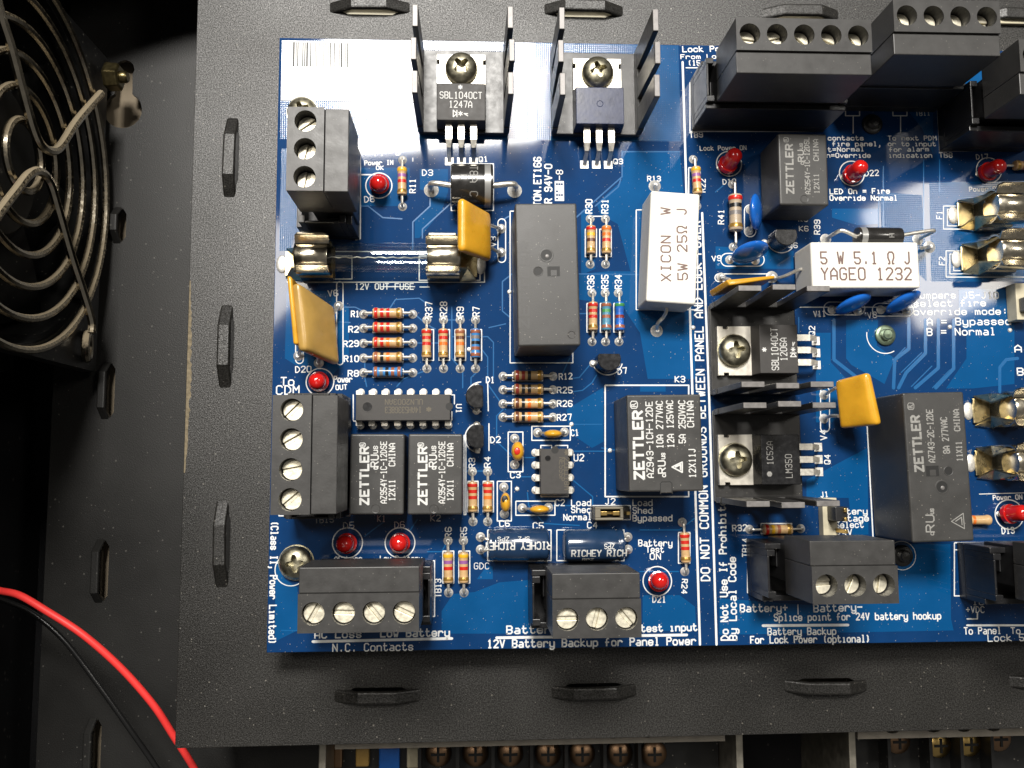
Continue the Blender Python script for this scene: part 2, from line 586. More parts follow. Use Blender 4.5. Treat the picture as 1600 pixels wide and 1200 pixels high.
def text(mb, s, adv, h, wd, fn, xs=0.68, sub=0):
    """strokes of string s; fn maps (u along, v up) in mm to a 3-D point"""
    gx = adv * xs / 4
    gy = h / 6
    for i, ch in enumerate(s):
        g = G.get(ch)
        if not g:
            continue
        for st in g.split(' '):
            pts = [(i * adv + int(st[k]) * gx, (int(st[k + 1]) - 2) * gy) for k in range(0, len(st) - 1, 2)]
            q = [Vector(p) for p in pts]
            if sub:
                qq = [q[0]]
                for a, b in zip(q, q[1:]):
                    m_ = max(1, int((b - a).length / sub + 0.999))
                    qq += [a.lerp(b, j / m_) for j in range(1, m_ + 1)]
                q = qq
            for a, b in zip(q, q[1:]):
                d = b - a
                if d.length < 1e-6:
                    continue
                n = Vector((-d.y, d.x)).normalized() * wd / 2
                e = d.normalized() * wd * 0.3
                kk = STEP[0] = (STEP[0] + 1) % 9
                mb.add([fn(*(a - n - e), kk), fn(*(b - n + e), kk), fn(*(b + n + e), kk), fn(*(a + n - e), kk)], [(0, 1, 2, 3)])
    return mb


def flat(o, ang, z):
    c, s_ = math.cos(ang), math.sin(ang)
    return lambda u, v, k: (o[0] + u * c - v * s_, o[1] + u * s_ + v * c, z + k * 0.0012)


def text_px(mb, s, a, b, hpx, wd, z, org=None):
    """letters from photo pixel a to b (left and right end of the baseline) at height z; org: local origin (loc, rz)"""
    A, B = P(*a, z), P(*b, z)
    d = B - A
    L = math.hypot(d.x, d.y)
    sc = F / (CAM.z - z) * 0.99
    adv = L / (len(s) - 0.32)
    ang = math.atan2(d.y, d.x)
    if org:
        loc, rz = org
        v = Matrix.Rotation(-rz, 3, 'Z') @ (Vector((A.x, A.y, 0)) - Vector((loc[0], loc[1], 0)))
        A = v
        ang -= rz
    text(mb, s, adv, hpx / sc, wd, flat((A[0], A[1]), ang, z))
    return mb


# ============================================================ STRUCTURE: cabinet, tray, plate
def poly_holes(mb, outer, holes, z):
    """flat polygon with holes (3-D points given as 2-D)"""
    loops = [[Vector((x, y, 0)) for x, y in outer]] + [[Vector((x, y, 0)) for x, y in h] for h in holes]
    tris = tessellate_polygon(loops)
    flatp = [p for l in loops for p in l]
    vs = [(p.x, p.y, z) for p in flatp]
    fs = []
    for t in tris:
        a, b, c = (flatp[i] for i in t)
        fs.append(tuple(t) if (b - a).cross(c - a).z > 0 else tuple(t)[::-1])
    mb.add(vs, fs)


ZP = -10.0                       # top of the grey plate
ZT = -46.0                       # black tray further back
ZB = -78.0                       # bottom of the cabinet


def bridge(name, parent, cx, cy, L, wd, h, rz, m, z, ramp=4.0, th=1.2):
    """lanced strip: ramps up from the sheet, runs flat, ramps down"""
    prof = [(-L / 2, -0.2), (-L / 2 + ramp, h), (L / 2 - ramp, h), (L / 2, -0.2)]
    mb = MB()
    lo = []
    for i, (x, zz) in enumerate(prof):
        lo.append((x, zz))
    T = Matrix.Translation((cx, cy, z)) @ Matrix.Rotation(rz, 4, 'Z')
    for (x0, a), (x1, b) in zip(lo, lo[1:]):
        mb.add([(x0, -wd / 2, a - th), (x1, -wd / 2, b - th), (x1, wd / 2, b - th), (x0, wd / 2, a - th),
                (x0, -wd / 2, a), (x1, -wd / 2, b), (x1, wd / 2, b), (x0, wd / 2, a)],
               [(0, 3, 2, 1), (4, 5, 6, 7), (0, 1, 5, 4), (2, 3, 7, 6)] + ([(3, 0, 4, 7)] if x0 == lo[0][0] else []) + ([(1, 2, 6, 5)] if x1 == lo[-1][0] else []), T)
    return obj(name, mb, m, parent, bevel=0.5, seg=3)


def slot(cx, cy, L, wd, rz, ramp=3.0):
    pts = [(-L / 2, 0), (-L / 2 + ramp, -wd / 2), (L / 2 - ramp, -wd / 2), (L / 2, 0), (L / 2 - ramp, wd / 2), (-L / 2 + ramp, wd / 2)]
    c, s = math.cos(rz), math.sin(rz)
    return [(cx + x * c - y * s, cy + x * s + y * c) for x, y in pts]


# grey plate with lanced bridges
plate = thing('mounting_plate', 'textured grey powder-coated metal plate with lanced bridges under the blue circuit board', 'metal plate', (0, 0, ZP))
c1, c2 = P(309, 0, ZP), P(273, 1168, ZP)
c3 = P(1600, 1143, ZP)
XL, YB = (c1.x + c2.x) / 2, (c2.y + c3.y) / 2
bri = []           # (px, py, length, rz, height)
for px, py in ((361, 246), (353, 541), (347, 850)):
    bri.append((px, py, 17.5, PI / 2))
for px, py in ((590, 1087), (928, 1080), (1290, 1072), (1640, 1064)):
    bri.append((px, py, 17.5, 0))
for px, py in ((578, 12), (912, 16), (1250, 22), (1590, 28)):
    bri.append((px, py, 17.5, 0))
holes = []
pb = MB()
for px, py, L, rz in bri:
    p = P(px, py, ZP)
    holes.append(slot(p.x, p.y, L - 0.5, 3.1, rz, 3.5))
poly_holes(pb, [(XL, 45), (XL, YB), (200, YB + 0.6), (200, 45)], holes, 0)
pb2 = obj('plate_sheet', pb, m_plate, plate)
so = pb2.modifiers.new('thickness', 'SOLIDIFY')
so.thickness = 1.2
so.offset = -1
bv = pb2.modifiers.new('edge', 'BEVEL')
bv.width = 0.35
bv.segments = 2
bv.limit_method = 'ANGLE'
for bi, (px, py, L, rz) in enumerate(bri):
    p = P(px, py, ZP)
    off = Vector((0.0, 0.0))
    bridge('lanced_bridge', plate, p.x + off.x, p.y + off.y, L + 1.2, 2.7, 2.3 + (bi * 7 % 3) * 0.15, rz + R((bi * 37 % 5 - 2) * 0.5), m_plate, 0, 4.9 + (bi * 13 % 4) * 0.2)
# folded flanges below the plate's left and lower edge
fl = MB().box(XL + 0.25, XL + 1.45, YB + 1.5, 45, -28, -1.25)
obj('folded_flange', fl, m_plate, plate)
fl = MB().box(XL + 1.5, 200, YB + 0.3, YB + 1.5, -24, -1.25)
obj('folded_flange', fl, m_plate, plate)
# tan dust along the left edge
db = MB()
random.seed(3)
prev = None
ys = [(-50 - i * 0.7) for i in range(60)]
lo = [(XL + 0.12, y, 0.012) for y in ys]
hi = [(XL + 0.35 + 0.9 * max(0, math.sin((i) / 60 * PI)) * random.uniform(0.35, 1.0), y, 0.012) for i, y in enumerate(ys)]
db.add(lo + hi, [(i, i + 1, i + 61, i + 60) for i in range(59)])
obj('dust_streak', db, m_dust, plate)

# black tray behind
tray = thing('cabinet_back_panel', 'matt black back panel left of the grey plate, with slim raised tabs and a keyhole', 'metal panel', (0, 0, ZT))
t1, t2 = P(76, 770, ZT), P(55, 1200, ZT)
TX = (t1.x + t2.x) / 2
k1 = P(195, 108, ZT)
k2 = P(192, 172, ZT)
kh = []
for i in range(17):                               # keyhole: wide round foot, narrow round head
    a = R(118) + R(304) * i / 16
    kh.append((k2.x + 4.9 * math.cos(a), k2.y + 4.9 * math.sin(a)))
for i in range(9):
    a = R(-35) + R(250) * i / 8
    kh.append((k1.x + 2.5 * math.cos(a), k1.y + 2.5 * math.sin(a)))
tabs = [(188, 352, 9), (170, 610, 14), (160, 892, 15), (148, 1170, 14)]
th = [kh]
for px, py, L in tabs:
    p = P(px, py, ZT)
    th.append(slot(p.x + 0.5, p.y, L, 1.9, PI / 2, 1.5))
tb = MB()
poly_holes(tb, [(TX, 60), (TX, -190), (60, -190), (60, 60)], th, 0)
to = obj('panel_sheet', tb, m_tray, tray)
so = to.modifiers.new('thickness', 'SOLIDIFY')
so.thickness = 1.2
so.offset = -1
for px, py, L in tabs:
    p = P(px, py, ZT)
    bridge('raised_tab', tray, p.x - 0.7, p.y, L + 1, 2.0, 3.2, PI / 2, m_tray, 0, 3.0)
obj('folded_flange', MB().box(TX + 0.2, TX + 1.4, -190, 60, -25, -1.25), m_tray, tray)

# what is seen through the holes and beyond
wl = MB().box(-82, 220, -220, 118, ZB - 2, ZB)
o = obj('floor', wl, m_deep)
o['kind'] = 'structure'
wc = MB().box(TX + 2.5, XL - 2, -185, 40, ZT - 5.0, ZT - 4.4)
o = obj('wall_patch', wc, m_creamwall)
o.name = 'wall'
o['kind'] = 'structure'
# cabinet's left and top walls, plus unseen flange and curved sheet added for shade
cw = MB().box(-84, -82, -220, 160, ZB, 118)
cw.box(-82, -50, -220, 160, 116, 118)  # unseen flange, added to keep lamp light off the tray
cw.box(-82, 220, 118, 120, ZB, 10)
shade_arc = [(-82, 118), (-82, 12)] + [(-82 + i * 5.2, 12 + 27 * math.sin(R(90) * min(1, i / 15))) for i in range(1, 17)] + [(8, 39), (220, 39), (220, 118)]
cw.prism(shade_arc[::-1], -11, -10)  # unseen sheet, its curved edge shaped to cast the shadow on the tray
o = obj('cabinet_wall_and_shade_sheets', cw, m_deep)
o['kind'] = 'structure'
# cream rail that shows under the top bridges
rail = thing('cream_rail', 'cream-coloured plastic rail glimpsed through the slots along the top edge', 'rail', (60, 14, -13.0))
obj('rail_body', MB().box(-60, 120, -6, 10, -3, 0), m_cream, rail, bevel=0.5)
pr_ = P(1590, 36, -8.0)
rail2 = thing('cream_strip', 'thin cream strip on the plate, right of the topmost four-screw terminal', 'strip', (P(1590, 36, ZP).x, P(1590, 36, ZP).y, ZP + 0.2))
obj('strip_body', MB().box(-7, 12, -0.8, 0.8, 0, 1.0), m_cream, rail2, bevel=0.2)

# ============================================================ FAN with wire guard
FX = -52.0
FC = Vector((-25.8, -1.5))
fan = thing('cooling_fan', 'black square cooling fan standing on edge behind a round wire guard', 'fan', (FX, FC.x, FC.y))
# frame: square with a round opening, in the y-z plane
fr = MB()
fb = MB()
nn = 48
sq = []
ci = []
for i in range(nn):
    a = 2 * PI * i / nn
    ci.append((39 * math.cos(a), 39 * math.sin(a)))
    k = 40.5 / max(abs(math.cos(a)), abs(math.sin(a)))
    sq.append((k * math.cos(a), k * math.sin(a)))
for x0, x1 in ((-4.5, -1.0), (-25, -21)):
    vs = [(x0, y, z) for y, z in sq] + [(x0, y, z) for y, z in ci] + [(x1, y, z) for y, z in sq] + [(x1, y, z) for y, z in ci]
    fs = []
    for i in range(nn):
        j = (i + 1) % nn
        fs += [(i, j, nn + j, nn + i), (2 * nn + i, 3 * nn + i, 3 * nn + j, 2 * nn + j), (i, 2 * nn + i, 2 * nn + j, j), (nn + i, nn + j, 3 * nn + j, 3 * nn + i)]
    fr.add(vs, fs)
fr.lathe([(39.6, -25), (39.6, -1.2), (40.4, -1.2), (40.4, -25)], 48, Matrix.Rotation(R(90), 4, 'Y'), cap=False)
obj('fan_frame', fr, m_fan, fan)
hub = MB().lathe([(0.1, -22), (17, -22), (17.5, -7), (16, -5.5), (0.1, -5.5)], 32, Matrix.Rotation(R(90), 4, 'Y'))
obj('fan_hub', hub, m_fan, fan, smooth=True)
for k in range(7):
    b = MB()
    vs = []
    for r_, tw in ((16.5, 0.55), (24, 0.45), (31, 0.36), (38, 0.28)):
        for s_, x_ in ((-1, -20), (1, -8)):
            a = 2 * PI * k / 7 + s_ * tw
            vs.append((x_, r_ * math.cos(a), r_ * math.sin(a)))
    b.add(vs, [(2 * i, 2 * i + 1, 2 * i + 3, 2 * i + 2) for i in range(3)])
    o = obj('fan_blade', b, m_fan, fan, smooth=True)
    so = o.modifiers.new('thickness', 'SOLIDIFY')
    so.thickness = 1.0
gd = thing('fan_guard', 'dusty chrome wire guard of concentric rings in front of the black fan', 'fan guard', (FX, FC.x, FC.y))
for r_ in (7.2, 13.8, 20.4, 27.0, 33.6, 40.2):
    mb = MB().tube([(0, r_ * math.cos(2 * PI * i / 72), r_ * math.sin(2 * PI * i / 72)) for i in range(72)], 0.85, 8, closed=True)
    obj('guard_ring', mb, m_chrome, gd, smooth=True)


def smoothpath(pts, n=10):
    pts = [Vector(p) for p in pts]
    out = []
    P_ = [pts[0]] + pts + [pts[-1]]
    for i in range(1, len(P_) - 2):
        a, b, c, d = P_[i - 1], P_[i], P_[i + 1], P_[i + 2]
        for k in range(n):
            t = k / n
            out.append(0.5 * ((2 * b) + (-a + c) * t + (2 * a - 5 * b + 4 * c - d) * t * t + (-a + 3 * b - 3 * c + d) * t ** 3))
    out.append(pts[-1])
    return out


def gpt(px, py, dx=1.7):
    p = PX(px, py, FX + dx)
    return Vector((dx, p.y - FC.x, p.z - FC.y))


for pts in ([(158, 146), (120, 190), (95, 228), (80, 236), (64, 226), (52, 200), (38, 150), (18, 75), (2, 25), (-12, -30)],
            [(-14, 352), (0, 330), (25, 298), (45, 273), (62, 268), (78, 285), (92, 330), (112, 400), (130, 455), (143, 500), (143, 520)]):
    mb = MB().tube(smoothpath([gpt(*q) for q in pts], 6), 0.95, 8)
    obj('guard_leg', mb, m_chrome, gd, smooth=True)
c_ = gpt(140, 541, 0.5)
lp = [c_ + Vector((0, 3.1 * math.cos(a), 3.1 * math.sin(a))) for a in [2 * PI * i / 24 for i in range(24)]]
lp = [Vector((0.9 * math.sin(i / 24 * 2 * PI), p.y, p.z)) for i, p in enumerate(lp)]
obj('mounting_loop', MB().tube(lp, 0.95, 8, closed=True), m_chrome, gd, smooth=True)
q = PX(163, 120, FX)
nut = thing('brass_screw', 'brassy mounting screw and nut holding the upper corner of the wire fan guard', 'screw', (FX, q.y, q.z))
Ty = Matrix.Rotation(R(90), 4, 'Y')
m_olive = mat('tarnished_brass', (0.16, 0.13, 0.06), 0.32, metal=0.9, var=0.3, vscale=0.8)
obj('nut', MB().lathe([(0.1, 0.5), (3.4, 0.5), (3.6, 1.2), (3.4, 3.8), (2.8, 4.2), (0.1, 4.2)], 6, Ty), m_olive, nut, bevel=0.2)
obj('shank', MB().lathe([(0.1, 4.2), (1.5, 4.2), (1.5, 5.4), (1.1, 5.9), (0.1, 5.9)], 16, Ty), m_olive, nut, smooth=True)

# ============================================================ WIRES
rw = [(-30, 915, -20), (0, 923, -18), (30, 930, -16), (70, 953, -15), (130, 992, -15), (190, 1045, -17), (240, 1102, -19), (270, 1148, -21), (300, 1195, -24), (330, 1250, -28)]
pts = smoothpath([P(*q) for q in rw], 8)
wt = thing('red_wire', 'glossy red insulated wire curving from the left edge under the corner of the grey plate', 'wire', tuple(pts[20]))
obj('wire_insulation', MB().tube([p - pts[20] for p in pts], 0.78, 12), m_redwire, wt, smooth=True)
bw = [(-30, 928, -28), (0, 936, -27), (50, 958, -26), (100, 1000, -26), (150, 1065, -27), (200, 1135, -29), (245, 1200, -32), (280, 1260, -34)]
pts = smoothpath([P(*q) for q in bw], 8)
wt = thing('black_wire', 'thin black insulated wire with a bright highlight, curving below the red wire', 'wire', tuple(pts[20]))
obj('wire_insulation', MB().tube([p - pts[20] for p in pts], 0.62, 12), m_blackwire, wt, smooth=True)

# ============================================================ POWER SUPPLIES peeping out under the plate
ZS = -24.0


def supply(name, label, x0, x1, ytop, screws, extra):
    a = P(x0, ytop, ZS)
    b = P(x1, ytop, ZS)
    t = thing(name, label, 'power supply', (a.x, a.y, ZS - 30))
    wdt = b.x - a.x
    obj('side_frame', MB().box(0, 1.6, -40, 14, 0, 30), m_alu, t, bevel=0.2)
    if extra:
        obj('side_frame', MB().box(wdt - 1.6, wdt, -40, 14, 0, 30), m_alu, t, bevel=0.2)
    obj('terminal_base', MB().box(1.8, wdt - 1.8, -40, 12, 10, 16), m_fan, t)
    # cover strip with half-round notches along its upper edge
    y1 = 0.9
    y0 = -1.5
    out = [(3.2, y0), (wdt - 3.4, y0), (wdt - 3.4, y1)]
    nx = [P(s_[0], ytop, ZS).x - a.x for s_ in screws]
    for x_ in sorted(nx, reverse=True):
        for i in range(7):
            an = PI * i / 6
            out.append((x_ + 2.0 * math.cos(an) - 1.5, y1 - 1.3 * math.sin(an)))
    out.append((3.2, y1))
    obj('cover_strip', MB().prism(out, 26.5, 27.6), mat('cover_strip_grey', (0.42, 0.38, 0.32), 0.5, var=0.15, vscale=0.3), t)
    for s_ in screws:
        p = P(s_[0], s_[1], ZS - 10)
        T = Matrix.Translation((p.x - a.x, p.y - a.y, 16))
        sc = obj('terminal_screw', MB().lathe([(0.1, 0), (3.0, 0), (3.1, 0.9), (2.2, 1.7), (0.1, 1.9)], 18, T), m_gold if s_[2] else m_copper, t, smooth=True)
        cr = MB().box(-1.7, 1.7, -0.3, 0.3, 1.75, 2.0, T).box(-0.3, 0.3, -1.7, 1.7, 1.75, 2.003, T)
        obj('cross_recess', cr, m_hole, sc)
        obj('divider', MB().box(p.x - a.x - 4.6, p.x - a.x - 3.8, -40, 2, 16, 21), m_fan, t)
    return t


s1 = supply('power_supply', 'open metal-framed power supply with a row of screw terminals below the plate, middle bottom', 498, 1161, 1166,
            [(684, 1184, 0), (743, 1184, 0), (798, 1184, 0), (858, 1184, 0), (912, 1184, 0), (972, 1184, 0), (1026, 1184, 0)], True)
org = Vector(s1.location)
for nm, px, py, cc, wd in (('blue_component', 608, 1184, m_bluedisc, 34), ('red_component', 528, 1180, m_copper, 14), ('tan_component', 566, 1178, m_tan, 22), ('tan_component', 645, 1180, m_cream, 20)):
    p = P(px, py, ZS - 12)
    obj(nm, MB().box(p.x - org.x - wd / 14, p.x - org.x + wd / 14, p.y - org.y - 3, p.y - org.y + 2.6, 12, 18), cc, s1, bevel=0.4)
supply('power_supply', 'second metal-framed power supply with four screw terminals in the bottom right corner', 1326, 1700, 1150,
       [(1413, 1164, 0), (1478, 1170, 1), (1526, 1168, 1), (1573, 1160, 0)], False)

# ============================================================ BOARD
BW, BH, BT = 176.0, 126.6, 1.6
board = thing('circuit_board', 'glossy blue printed circuit board with white lettering, mounted on the grey plate', 'circuit board', (0, 0, 0))


def BP(px, py):
    p = P(px, py, 0)
    return (p.x, p.y)


sub = MB().box(0, BW, -BH, 0, -BT, 0)
obj('board_laminate', sub, m_mask, board, bevel=0.12)


AZ = [0]


def area(name, pts, m, z=0.005):
    AZ[0] += 1
    z += AZ[0] * 0.0006
    mb = MB()
    loops = [[Vector((*BP(*q), 0)) for q in pts]]
    tris = tessellate_polygon(loops)
    fp = loops[0]
    mb.add([(p.x, p.y, z) for p in fp], [tuple(t) if (fp[t[1]] - fp[t[0]]).cross(fp[t[2]] - fp[t[0]]).z > 0 else tuple(t)[::-1] for t in tris])
    return obj(name, mb, m, board)


pours_h = [[(440, 63), (824, 67), (826, 218), (438, 217)], [(836, 67), (1060, 71), (1064, 221), (838, 219)],
           [(440, 232), (470, 232), (470, 372), (458, 372), (456, 392), (436, 392)],
           [(1375, 300), (1440, 305), (1445, 372), (1448, 440), (1378, 372)],
           [(1452, 285), (1600, 283), (1600, 440), (1455, 440)]]
pours = [[(563, 262), (640, 262), (640, 302), (625, 322), (563, 322)],
         [(656, 264), (700, 264), (700, 300), (690, 330), (655, 372), (648, 372), (648, 345), (672, 322), (672, 300), (656, 296)],
         [(973, 238), (1062, 238), (1068, 300), (1084, 500), (1087, 592), (1012, 592), (1000, 520), (972, 478), (905, 468), (905, 428), (950, 424), (985, 424), (965, 350), (938, 335), (932, 318), (972, 282)],
         [(448, 455), (520, 455), (528, 470), (545, 480), (545, 560), (520, 585), (470, 575), (445, 560)],
         [(908, 330), (926, 318), (930, 420), (908, 430)],
         [(430, 870), (445, 905), (465, 918), (465, 985), (430, 1002)],
         [(690, 955), (708, 928), (742, 925), (780, 910), (838, 905), (838, 990), (690, 990)],
         [(660, 990), (1088, 985), (1086, 948), (1062, 930), (1004, 930), (1004, 984)],
         [(1124, 935), (1260, 945), (1400, 942), (1480, 942), (1490, 985), (1124, 992)],
         [(1404, 850), (1485, 850), (1486, 985), (1404, 985)],
         [(1275, 520), (1298, 520), (1298, 566), (1330, 600), (1345, 588), (1360, 606), (1353, 606), (1300, 660), (1275, 660)],
         [(1322, 500), (1372, 500), (1370, 540), (1398, 560), (1382, 600), (1330, 570), (1322, 560)],
         [(1498, 452), (1585, 452), (1585, 600), (1520, 607), (1478, 607), (1510, 560), (1510, 520), (1498, 505)],
         [(1260, 750), (1355, 700), (1357, 835), (1332, 838), (1326, 778), (1260, 778)],
         [(1300, 326), (1372, 326), (1372, 350), (1340, 352), (1300, 340)],
         [(1385, 130), (1600, 85), (1600, 160), (1458, 160), (1458, 240), (1440, 200)],
         [(885, 640), (943, 605), (943, 690), (925, 700), (890, 676)],
         [(1000, 600), (1040, 600), (1040, 612), (1000, 612)],
         [(745, 905), (760, 885), (770, 885), (770, 905)],
         [(1118, 385), (1240, 392), (1240, 420), (1118, 420)]]
for pl in pours_h:
    area('hatched_copper_area', pl, m_hatch)
for pl in pours:
    area('copper_area', pl, m_pour)
# darker clearances and traces
tr = MB()
TR = [  # width px, points
    (2.0, [(563, 322), (575, 322), (598, 340), (628, 342)]), (2.0, [(672, 310), (672, 322), (645, 347), (645, 390)]), (2.0, [(704, 318), (660, 358), (660, 372)]),
    (2.2, [(972, 236), (972, 276), (900, 340)]), (2.2, [(1062, 237), (972, 237)]), (2.2, [(970, 280), (966, 292), (930, 322)]),
    (2, [(905, 428), (1085, 430)]), (2, [(905, 490), (920, 490)]), (2, [(800, 428), (785, 440), (785, 486), (797, 496)]), (2, [(795, 338), (785, 344)]),
    (1.8, [(609, 482), (618, 468), (655, 466), (672, 478)]), (1.8, [(532, 480), (555, 480), (575, 490)]), (1.8, [(530, 503), (547, 504)]),
    (1.8, [(648, 536), (700, 536)]), (1.8, [(648, 491), (668, 508), (680, 514)]), (1.8, [(698, 500), (724, 500)]), (1.8, [(706, 526), (762, 526), (771, 535), (771, 590)]),
    (1.8, [(706, 480), (706, 560), (723, 580), (723, 606)]), (1.8, [(749, 578), (736, 590), (736, 612)]), (1.8, [(668, 578), (630, 592), (620, 604)]),
    (1.8, [(752, 545), (762, 558), (762, 600), (790, 640)]), (1.8, [(570, 566), (570, 590), (573, 604)]), (1.8, [(895, 591), (905, 590), (925, 566)]),
    (1.8, [(895, 612), (910, 610), (925, 598), (932, 586)]), (1.8, [(890, 663), (940, 663)]), (1.8, [(896, 705), (950, 705)]), (1.8, [(820, 715), (838, 715)]),
    (1.8, [(804, 745), (838, 745)]), (1.8, [(786, 640), (776, 650), (776, 690), (800, 712)]), (1.8, [(895, 750), (926, 776), (926, 790)]),
    (1.8, [(824, 770), (826, 790), (850, 818), (905, 821)]), (1.8, [(860, 790), (895, 790)]), (1.8, [(724, 736), (762, 736)]),
    (1.8, [(600, 815), (580, 830), (570, 838)]), (1.8, [(652, 812), (640, 830)]), (1.8, [(668, 862), (690, 862), (699, 846)]),
    (1.8, [(1000, 828), (1062, 828), (1085, 810)]), (1.8, [(1000, 893), (1060, 893)]), (1.8, [(890, 560), (876, 590)]),
    (5.5, [(1420, 498), (1420, 545), (1398, 562), (1396, 606)]), (5.5, [(1446, 500), (1446, 552), (1416, 582), (1404, 606)]),
    (5.5, [(1466, 500), (1466, 575), (1430, 606)]), (5.5, [(1490, 500), (1490, 576), (1462, 606)]), (5.5, [(1303, 500), (1303, 562), (1352, 600)]),
    (5.0, [(1590, 560), (1572, 562), (1562, 574), (1562, 612)]), (1.6, [(1394, 564), (1414, 543)]), (1.6, [(1408, 582), (1440, 551)]), (1.6, [(1424, 604), (1456, 572)]),
    (1.6, [(1457, 606), (1484, 578)]), (1.6, [(1560, 575), (1576, 560)]),
    (1.8, [(1373, 300), (1373, 372)]), (1.8, [(1380, 260), (1380, 372)]), (1.8, [(1443, 250), (1443, 360)]), (1.8, [(1118, 300), (1130, 290)]),
    (1.6, [(1248, 496), (1248, 520)]), (2.5, [(1120, 640), (1120, 660)]), (1.8, [(1468, 250), (1468, 300)]), (1.8, [(440, 985), (700, 988)]),
    (1.8, [(764, 512), (790, 506)]), (1.8, [(940, 700), (975, 705)]),
]
for wd, pts in TR:
    tr.line([BP(*q) for q in pts], wd / 7.55, 0.024)
obj('copper_trace', tr, m_trace, board, kind='stuff')

# bare vias and solder dots
for px, py in ((893, 663), (953, 704), (808, 764), (1484, 511), (1578, 516), (733, 546), (796, 456), (1083, 512)):
    x, y = BP(px, py)
    obj('via', MB().lathe([(0.1, 0.03), (0.5, 0.03), (0.35, 0.25), (0.1, 0.32)], 10, Matrix.Translation((x, y, 0))), m_solder, board, smooth=True)

